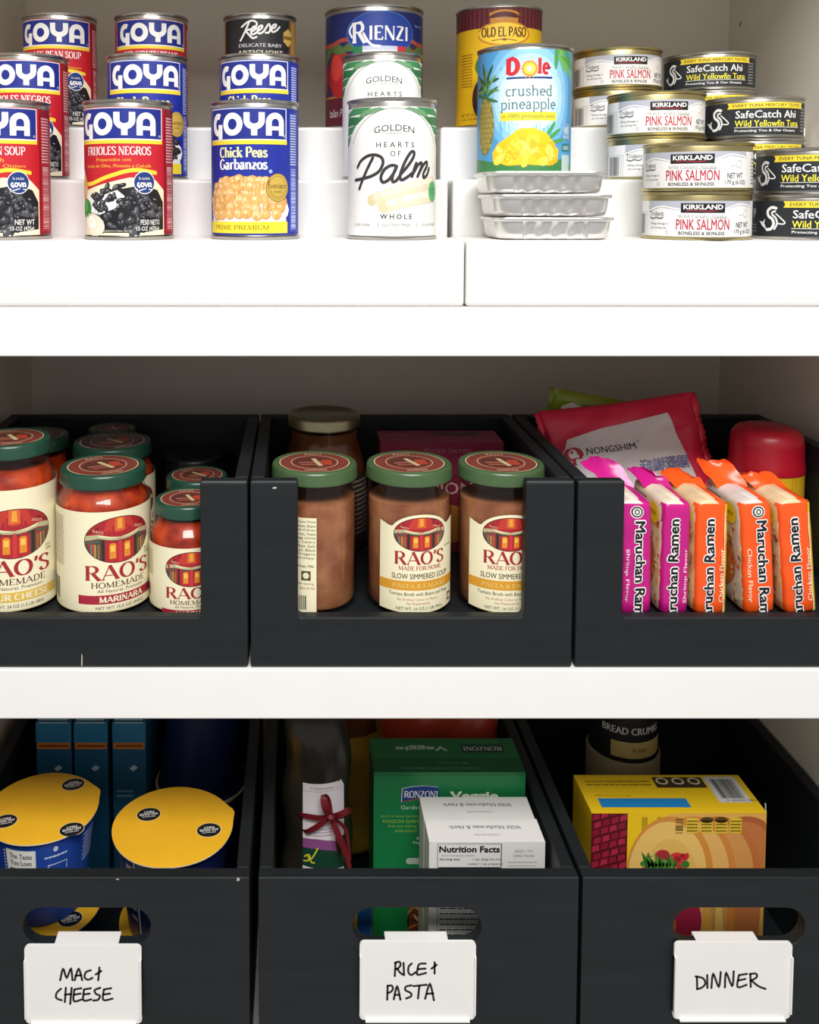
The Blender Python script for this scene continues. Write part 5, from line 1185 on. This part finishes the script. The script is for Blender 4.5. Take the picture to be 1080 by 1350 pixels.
# ------------------------------------------------------------------ bottom middle bin: bag, green box, white boxes
def ribbon(b, pts, wd, m, nrm=(0, -1, 0), th=.0006):
    pts = [Vector(p) for p in pts]; rings = []
    P2 = []
    for i in range(len(pts)-1):
        a_, b_, c_, d_ = pts[max(i-1,0)], pts[i], pts[i+1], pts[min(i+2,len(pts)-1)]
        for k in range(6):
            t = k/6; P2.append(.5*(2*b_ + (c_-a_)*t + (2*a_-5*b_+4*c_-d_)*t*t + (3*b_-a_-3*c_+d_)*t**3))
    P2.append(pts[-1]); n = Vector(nrm)
    for i, p in enumerate(P2):
        t = (P2[min(i+1, len(P2)-1)]-P2[max(i-1, 0)]).normalized(); s = t.cross(n).normalized(); w2 = wd/2*(wd and 1)
        q = i/(len(P2)-1); w2 *= (.55+.45*math.sin(math.pi*min(1, q*1.0+.12)))
        rings.append([tuple(p+s*w2+n*th), tuple(p-s*w2+n*th), tuple(p-s*w2), tuple(p+s*w2)])
    b.loft(rings, m)
Yg = YM+.118; gx = X(418, 1080, Yg); 
bag = thing('rice_bag', 'tall clear-topped bag with a white and purple label and dark red bow', 'bag', (gx, Yg, FLB))
M_BAG = mat('dim_cellophane_bag', '#26221A', .3, noise=.2, scale=30, bump=.2); M_RICE = mat('yellow_grain_bag', '#A88638', .4, noise=.25, scale=220)
HB_ = ZZ(925, Yg)-FLB
def bag_r(z):
    q = z/HB_; return (.0355*(1-.16*q)*(1 if q < .9 else math.sqrt(max(0.02, 1-((q-.9)/.1)**2*.85))), .027*(1-.1*q)*(1 if q < .9 else math.sqrt(max(0.02, 1-((q-.9)/.1)**2*.85))))
b = MB(); rings = []
for i in range(25):
    z = HB_*i/24; rx_, ry_ = bag_r(z); cxo = -.002*math.sin(i*.9)
    if i == 0: rx_ *= .9; ry_ *= .9
    rings.append([(cxo + rx_*math.cos(2*math.pi*k/48), ry_*math.sin(2*math.pi*k/48)*(1+.02*math.sin(k*1.9+i)), max(z, .0006)) for k in range(48)])
b.loft(rings, M_BAG, matf=lambda c, f: M_RICE if c[2] < HB_*.36 else M_BAG); b.build('sack', bag, sharp=70)
a = Art(step=2.5, stepv=8); lv = lambda py: (ZZ(py, Yg-.026)-FLB)*1000
top_, bt = lv(1034), lv(1160)
a.poly([(-14,bt),(28,bt),(28,top_-6),(24,top_),(-14,top_)], ink('#E4DCE0'), 0); a.rect(-14, lv(1044)-.3, 22, lv(1044), GRY, 1)
a.serif('S.Marzano', 4, lv(1040), 2.4, 22, ink('#8A8088'), 1, sf=.05); a.small(-4, lv(1104), 14, lv(1092), 3, ink('#B0A0A8'), 1, 3)
a.poly([(-14,lv(1118)),(0,lv(1119)),(14,lv(1123)),(28,lv(1131)),(28,lv(1119)),(14,lv(1110)),(0,lv(1106)),(-14,lv(1106))], ink('#8A4E86'), 1); a.poly([(-14,lv(1142)),(-14,lv(1118)),(0,lv(1119)),(14,lv(1123)),(28,lv(1131)),(28,lv(1150))], ink('#16402E'), 1)
a.line(lp(-13,lv(1136),-8,lv(1134),-9,lv(1128),-6,lv(1132),-2,lv(1124),0,lv(1118)), 1.4, ink('#D8C83A'), 2, smooth=True); a.line(lp(-12,lv(1130),-8,lv(1127),-6,lv(1136),-3,lv(1137)), 1.4, ink('#D8C83A'), 2, smooth=True)
def on_bag(x, y, d):
    rx_, ry_ = bag_r(y); t = x/rx_; return ((rx_+d+.0006)*math.sin(max(-1.4, min(1.4, t))), -(ry_+d+.0008)*math.cos(max(-1.4, min(1.4, t))), y)
b = MB(); b.art(a, on_bag); b.build('label', bag)
M_RIB = mat('dark_red_ribbon', '#6A101C', .5, noise=.08, scale=120)
yb0 = -.0305
bp = lambda px, py, dy=0: (X(px, py, Yg+yb0+dy)-gx, yb0+dy, ZZ(py, Yg+yb0)-FLB)
b = MB(); k0 = bp(436, 1076)
for pts, wd in (([k0, bp(430,1062,-.006), bp(427,1047,-.004), bp(433,1056,.001), bp(437,1074)], .0065), ([k0, bp(448,1069,-.005), bp(460,1066,-.002), bp(450,1076), k0], .006),
                ([k0, bp(420,1078), bp(398,1078,.004), bp(388,1086,.016)], .005), ([k0, bp(420,1088), bp(404,1098,.002), bp(396,1102,.012)], .005),
                ([k0, bp(447,1100,-.003), bp(456,1122,-.003), bp(466,1160,-.003)], .006), ([k0, bp(452,1092,.004), bp(458,1108,.006), bp(462,1140,.006)], .0035)):
    ribbon(b, pts, wd, M_RIB)
b.lathe([(.0005, k0[2]-.004), (.004, k0[2]-.002), (.0045, k0[2]+.001), (.0005, k0[2]+.004)], M_RIB, 12, (k0[0], k0[1]-.001)); b.build('bow', bag)

GRN = mat('green_carton', '#12703C', .42, noise=.03, scale=40); Yr = YM+.118
x0, x1 = X(493, 1018, Yr), X(693, 1018, Yr); Hr = ZZ(1018, Yr)-FLB; wr = (x1-x0)*500
fv = lambda py: (ZZ(py, Yr)-FLB)*1000
fx = lambda px: (X(px, 1060, Yr)-(x0+x1)/2)*1000
f = Art()
f.rect(-wr, fv(1150), wr, fv(1023), ink('#187C46'), .4)
lo_ = [(fx(530),fv(1058)),(fx(531),fv(1040)),(fx(545),fv(1037)),(fx(560),fv(1036)),(fx(578),fv(1038)),(fx(580),fv(1055)),(fx(562),fv(1053)),(fx(545),fv(1054))]
f.poly([(x*1.02, y+.5) for x, y in lo_], ink('#C8D2D8'), 1); f.poly(lo_, ink('#1E3F86'), 2); f.line(lp(fx(531),fv(1056.5),fx(545),fv(1054),fx(562),fv(1053),fx(579),fv(1055)), .8, ink('#C84A3A'), 3, smooth=True)
f.serif('RONZONI', fx(555), fv(1047), 6.6, fx(577)-fx(533), WHT, 3, thick=.18, thin=.08)
f.text('Veggie', fx(625), fv(1050), 10.5, fx(657)-fx(593), ink('#E9F0D8'), 3, .04); f.text('Garden Delight', fx(556), fv(1065), 5, 40, ink('#C6E0CC'), 3)
for i, s in enumerate(("Isn't it nice to know that your", 'RONZONI GARDEN DELIGHT', 'kids are eating vegetables', 'DELIGHT pasta')): f.text(s, fx(545)+4*0, fv(1076+6.6*i), 3.2, (62, 58, 48, 34)[i], ink('#9CC04A'), 3)
f.text('RONZONI', fx(561), fv(1105), 2.8, 16, WHT, 3); f.text('Veggie Pasta', fx(561), fv(1111), 2.8, 24, WHT, 3)
f.poly(rrect(fx(536), fv(1139), fx(600), fv(1131), 2.5), ink('#B8C4B8'), 3); f.text('185 CALORIES', fx(566), fv(1135), 2.6, 20, ink('#2A4A36'), 4)
f.ell(fx(560), fv(1215), 16, 20, ink('#5A2E1C'), 3)
r3 = random.Random(3)
for i in range(22): f.ell(fx(560)+r3.uniform(-14, 14), fv(1215)+r3.uniform(-16, 16), 6, 1.4, ink(r3.choice(('#A85A2A', '#8A6A3A', '#3A1E14', '#C88A4A'))), 4+.02*i, r3.uniform(0, 180), 8)
f.rect(fx(496), fv(1260), fx(540), fv(1185), ink('#0F6A34'), 3)
Dr = .056; tp = Art(); tp.rect(-wr, 0, wr, Dr*400, ink('#0F5C34'), 1); tp.text('NET WT 12 OZ (340g)', 6, 14, 2.6, 30, ink('#7FB090'), 2); tp.text('ENRICHED VEGGIE PASTA ROTINI', -8, 6, 2.4, 74, ink('#7FB090'), 2)
tp.rect(-wr, Dr*400, wr, Dr*1000, ink('#15743F'), 1)
tp.text('Veggie', -22, Dr*700, 9.5, 52, ink('#BFD8C0'), 2, .03, rot=180); tp.rect(18, Dr*560, 60, Dr*800, ink('#0E3A30'), 2); tp.serif('RONZONI', 39, Dr*680, 6.6, 38, ink('#C9D8D0'), 3, thick=.18, thin=.08, rot=180); tp.text('Garden Delight', 38, Dr*900, 3.6, 36, ink('#6FA884'), 2, rot=180)
carton('pasta_box', 'green veggie pasta box standing behind the two white boxes', x1-x0, Dr, Hr, GRN, f, tp, loc=((x0+x1)/2, Yr, FLB))
WC = mat('white_carton', '#E4E2DE', .45, noise=.015, scale=40)
def wm(label, Yw, pa, pb, ptop):
    x0, x1 = X(pa, ptop, Yw), X(pb, ptop, Yw); H = ZZ(ptop, Yw)-FLB; wd = (x1-x0)*500; D = .0308
    v = lambda py: (ZZ(py, Yw)-FLB)*1000
    u = lambda px: (X(px+pa-566, 1130, Yw)-(x0+x1)/2)*1000
    f = Art(); f.line([(u(577), v(1260)), (u(577), v(1112.5)), (u(661), v(1112.5)), (u(661), v(1260))], .45, BLK, 1, False)
    f.text('Nutrition Facts', u(619), v(1119.5), 6, u(659)-u(579), BLK, 2, .035); f.text('About 7 servings per container', u(604), v(1128), 1.9, 30, ink('#7A7A78'), 2)
    f.text('Serving size', u(593), v(1133), 2.6, 18, BLK, 2, .01); f.text('1 cup (56g) dry mix', u(642), v(1133), 2.4, 26, BLK, 2); f.text('makes 1 cup prepared', u(640), v(1139), 2.4, 30, BLK, 2)
    f.rect(u(578), v(1147), u(660), v(1143), BLK, 2)
    for i in range(14): f.rect(u(578), v(1152+7*i), u(660), v(1151.6+7*i), GRY, 2); f.small(u(580), v(1158+7*i), u(645), v(1153+7*i), 1, ink('#4A4A48'), 2, i, .35)
    f.text('EASY TO', u(691), v(1122), 2.2, 16, ink('#8A8886'), 2); f.text('DIRECTIONS', u(691), v(1128), 2.2, 18, ink('#8A8886'), 2); f.small(u(670), v(1200), u(708), v(1134), 14, ink('#B8B6B2'), 2, 5, .3)
    t = Art(); t.serif('Wild Mushroom & Herb', 2, D*620, 4.4, wd*1.26, ink('#3A3A3A'), 1, thick=.14, thin=.06, rot=180); t.text('COUSCOUS MIX', 2, D*300, 2.2, 24, ink('#8A8886'), 1, rot=180)
    carton('couscous_box', label, x1-x0, D, H, WC, f, t, loc=((x0+x1)/2, Yw, FLB), group='white couscous boxes')
wm('white couscous box in front with its nutrition panel facing out', YM+.047, 566, 719, 1110)
wm('white couscous box wedged behind the front one, only its top showing', YM+.0795, 559, 705, 1079)
f = Art(); f.rect(-4, 0, 9, 130, ink('#1E5A9A'), 1); f.rect(-12, 0, -4, 130, ink('#E8B82A'), 1)
carton('side_dish_box', 'yellow and blue box seen only through the handle slot beside the green box', .019, .03, .118, mat('yellow_blue_carton', '#C99A1E', .45, noise=.02), f, loc=(X(477, 1210, YM+.05), YM+.05, FLB))
a = Art(step=6, stepv=6); a.rect(-60, -5, 60, 5, ink('#C85A3A'), 1)
o = pillow('orange-red pouch lying behind the green pasta box', .122, .20, .03, '#C2432A', a, P(580, 1010, YM+.232), (math.radians(-4), 0, 0), .004); o.name = 'snack_pouch'; o['category'] = 'pouch'; o['group'] = 'pouches behind the green box'
o.location.z = FLB+.104
a = Art(step=6, stepv=6); a.rect(-30, 40, 30, 70, ink('#6A3A1A'), 1); a.text('RICE', 0, 80, 10, 44, ink('#3A2410'), 2, .02); a.rect(-30, -70, 30, 30, ink('#C8A23A'), 1)
o = pillow('yellow pouch with brown print behind the tall bag', .085, .20, .024, '#C99E2C', a, P(470, 1000, YM+.262), (math.radians(-3), math.radians(-10), math.radians(6)), .004); o.name = 'snack_pouch'; o['category'] = 'pouch'; o['group'] = 'pouches behind the green box'
o.location.z = FLB+.106

# ------------------------------------------------------------------ bottom right bin: crumbs and taco box
cr = thing('crumb_canister', 'black bread crumb canister with a tan band behind the yellow taco box', 'canister')
Yk = YM+.215; Rk = .0345; Hk = ZZ(920, Yk)-FLB; M_BLKC = mat('black_paper_canister', '#191A1C', .45, noise=.05, scale=50); M_TAN = mat('tan_paperboard', '#8A7A5C', .6, noise=.06, scale=70)
zk = ZZ(1006, Yk-Rk)-FLB
b = MB(); b.lathe([(.001, .001), (Rk+.002, .001), (Rk+.003, .003), (Rk+.003, zk-.002), (Rk+.001, zk)], M_TAN); b.build('base', cr, sharp=50)
b = MB(); b.lathe([(Rk, zk-.001), (Rk, Hk), (Rk-.002, Hk+.001), (.001, Hk+.001)], M_BLKC); b.build('body', cr, sharp=50)
kv = lambda py: (ZZ(py, Yk-Rk)-FLB)*1000
a = Art(step=3); a.text('BREAD CRUMBS', 9, kv(965), 7.4, 64, ink('#D4D2CC'), 1, .02); a.rect(-13, kv(1000), 50, kv(980), ink('#B79E62'), 1); a.text('PLAIN', 16, kv(990), 4, 15, ink('#5A4A26'), 2, .01); a.line([(-13, kv(1000)), (50, kv(1000)), (50, kv(980)), (-13, kv(980)), (-13, kv(1000))], .4, ink('#D8C68E'), 2, False)
b = MB(); b.art(a, on_cyl(Rk+.0002)); b.build('label', cr)
place(cr, 817, Yk, FLB, 2)

YT = YM+.082; x0, x1 = X(780, 1071, YT), X(1011, 1071, YT); HTc = ZZ(1071, YT)-FLB; wt = (x1-x0)*500; DT = .056
v = lambda py: (ZZ(py, YT)-FLB)*1000
u = lambda px: (X(px, 1110, YT)-(x0+x1)/2)*1000
YC_ = mat('yellow_carton', '#F4C91A', .42, noise=.015, scale=40)
f = Art()
f.rect(-wt, 0, u(827), HTc*1000-1, ink('#5A141E'), 1)
for j in range(26):
    for i in range(-1, 6):
        x = -wt + 1 + i*8.0 + (j % 2)*1.5; y = HTc*1000 - 8 - j*7.6 + i*2.2
        p4 = [(x,y),(x+6.6,y+2.2),(x+6.2,y+7.4),(x+.4,y+5.6)]
        p4 = [(max(-wt+.2, min(u(826), q[0])), min(HTc*1000-1.2, max(.5, q[1]))) for q in p4]
        if p4[1][0]-p4[0][0] > 1.5 and p4[2][1]-p4[0][1] > 2: f.poly(p4, ink(('#9E2038', '#B02A44', '#8C1A30')[(i+j) % 3]), 2)
# taco shells fanned out to the right
def cl(p): return [(max(-wt+.3, min(wt-.3, x)), max(.4, min(HTc*1000-.6, y))) for x, y in p]
f.poly(cl([(u(880),v(1074)),(u(900),v(1072)),(u(1010),v(1072)),(u(1010),v(1260)),(u(846),v(1260)),(u(846),v(1150)),(u(856),v(1120)),(u(868),v(1092))]), ink('#E9B45A'), 1)
for i, (cx_, c1, c2) in enumerate(((1000, '#B8643A', '#C97A44'), (962, '#C8743C', '#DA9A54'), (930, '#D88A40', '#EBB566'), (900, '#D9923E', '#F0C46C'))):
    p5 = arc(u(cx_-16), v(1150), 40, 54, 0, 180, 24)
    f.poly(cl(p5), ink(c1), 2+i*.4); f.poly(cl(arc(u(cx_-19), v(1150), 36, 49, 0, 180, 24)), ink(c2), 2.1+i*.4)
    f.poly(cl([(u(cx_-40),v(1150)),(u(cx_+8),v(1150)),(u(cx_+2),v(1260)),(u(cx_-40),v(1260))]), ink(c2), 2.05+i*.4)
f.poly(cl(arc(u(884), v(1190), 30, 62, 0, 180, 24)), ink('#E9B860'), 4)
r4 = random.Random(9)
for i in range(70): f.ell(u(862)+r4.uniform(-10, 30), v(1136)+r4.uniform(-40, 8) , r4.uniform(2, 5), r4.uniform(1.5, 4), ink(r4.choice(('#C8303A', '#A82028', '#3E7A2E', '#5E9A3A', '#E8C070', '#7A2A1E', '#D8442E'))), 5+.02*i, r4.uniform(0, 180), 9)
f.ell(u(874), v(1128), 7, 6, ink('#B02C34'), 6.2); f.ell(u(893), v(1132), 6, 6.5, ink('#D83A34'), 6.2); f.ell(u(873), v(1137), 9, 2.6, ink('#E4C890'), 6.4)
for i in range(9): f.poly([(u(852)+3*i, v(1148)), (u(846)+4*i, v(1122+4*(i % 3))), (u(860)+3*i, v(1140))], ink(('#2E6A2A', '#4E8A36')[i % 2]), 6.5)
f.ell(u(905), v(1215), 16, 26, ink('#B02848'), 7); f.ell(u(880), v(1222), 10, 16, ink('#C8742E'), 7.1)
for i in range(3): f.poly([(u(930)+11*i, v(1250)), (u(930)+11*i, v(1190)), (u(938)+11*i, v(1185)), (u(944)+10*i, v(1250))], ink(('#E8B04A', '#F0C866', '#D88A3A')[i]), 7+.1*i)
for i, xx in enumerate((846, 866)):
    f.bars(u(xx), v(1100), u(xx+7), v(1077), ink('#8A6A1A'), 3, 5, i, True)
for i in range(4): f.poly(rrect(u(904+19*i), v(1098), u(920+19*i), v(1078), 1.5), ink('#E8C83A'), 8); f.small(u(905+19*i), v(1097), u(919+19*i), v(1080), 4, ink('#7A5A1E'), 9, i); 
for i in (1, 2): f.ell(u(912+19*i), v(1080.5), 6, 3, ink('#5A4416'), 9)
f.bars(u(890), v(1098), u(900), v(1078), ink('#7A5A1E'), 8, 6, 3, False)
t = Art(); t.rect(-wt+12, 7, u(915), 20, ink('#1F86C8'), 1); t.text('5000 calories a day', -wt+28, 24, 2.6, 34, ink('#8A6A14'), 1)
t.small(-wt+8, 38, -10, 48, 2, ink('#A8841A'), 1, 4); t.rect(-6, 36, 42, 52, ink('#3A2E1E'), 1)
for i in range(3): t.ring(2+15.5*i, 46, 5, 4.4, 2, ink('#D8CFA8'), 2, 12)
t.rect(44, 14, wt-6, 53, ink('#DAD8D4'), 1); t.bars(49, 20, wt-10, 49, BLK, 2, 26, 12); t.text('0 46000 28746 1', 70, 17, 2.6, 36, BLK, 2)
sd = Art(); sd.rect(0.5, .5, DT*1000-.5, HTc*1000-1, ink('#EDE6DC'), 1)
lf = Art(); lf.rect(-DT*1000+.4, .5, -.4, HTc*1000-1, ink('#5A141E'), 1); lf.rect(-DT*1000+.4, .5, -DT*300, HTc*620, ink('#E8BE2A'), 2)
tb = carton('taco_dinner_box', 'yellow taco dinner box with barcode on top and taco picture in front', x1-x0, DT, HTc, YC_, f, t, None, loc=((x0+x1)/2, YT, FLB), side=sd)
b = MB(); hp = HTc-.002; x_ = (x1-x0)/2
b.prism([[(x_+.0004, .001), (x_+.0075, .016), (x_+.0066, .0166), (x_+.0004, .0022)]], .001, hp, WC)
b.v = [(x, z, y) for x, y, z in b.v]; b.f = [f_[::-1] for f_ in b.f]; b.build('end_flap', tb)
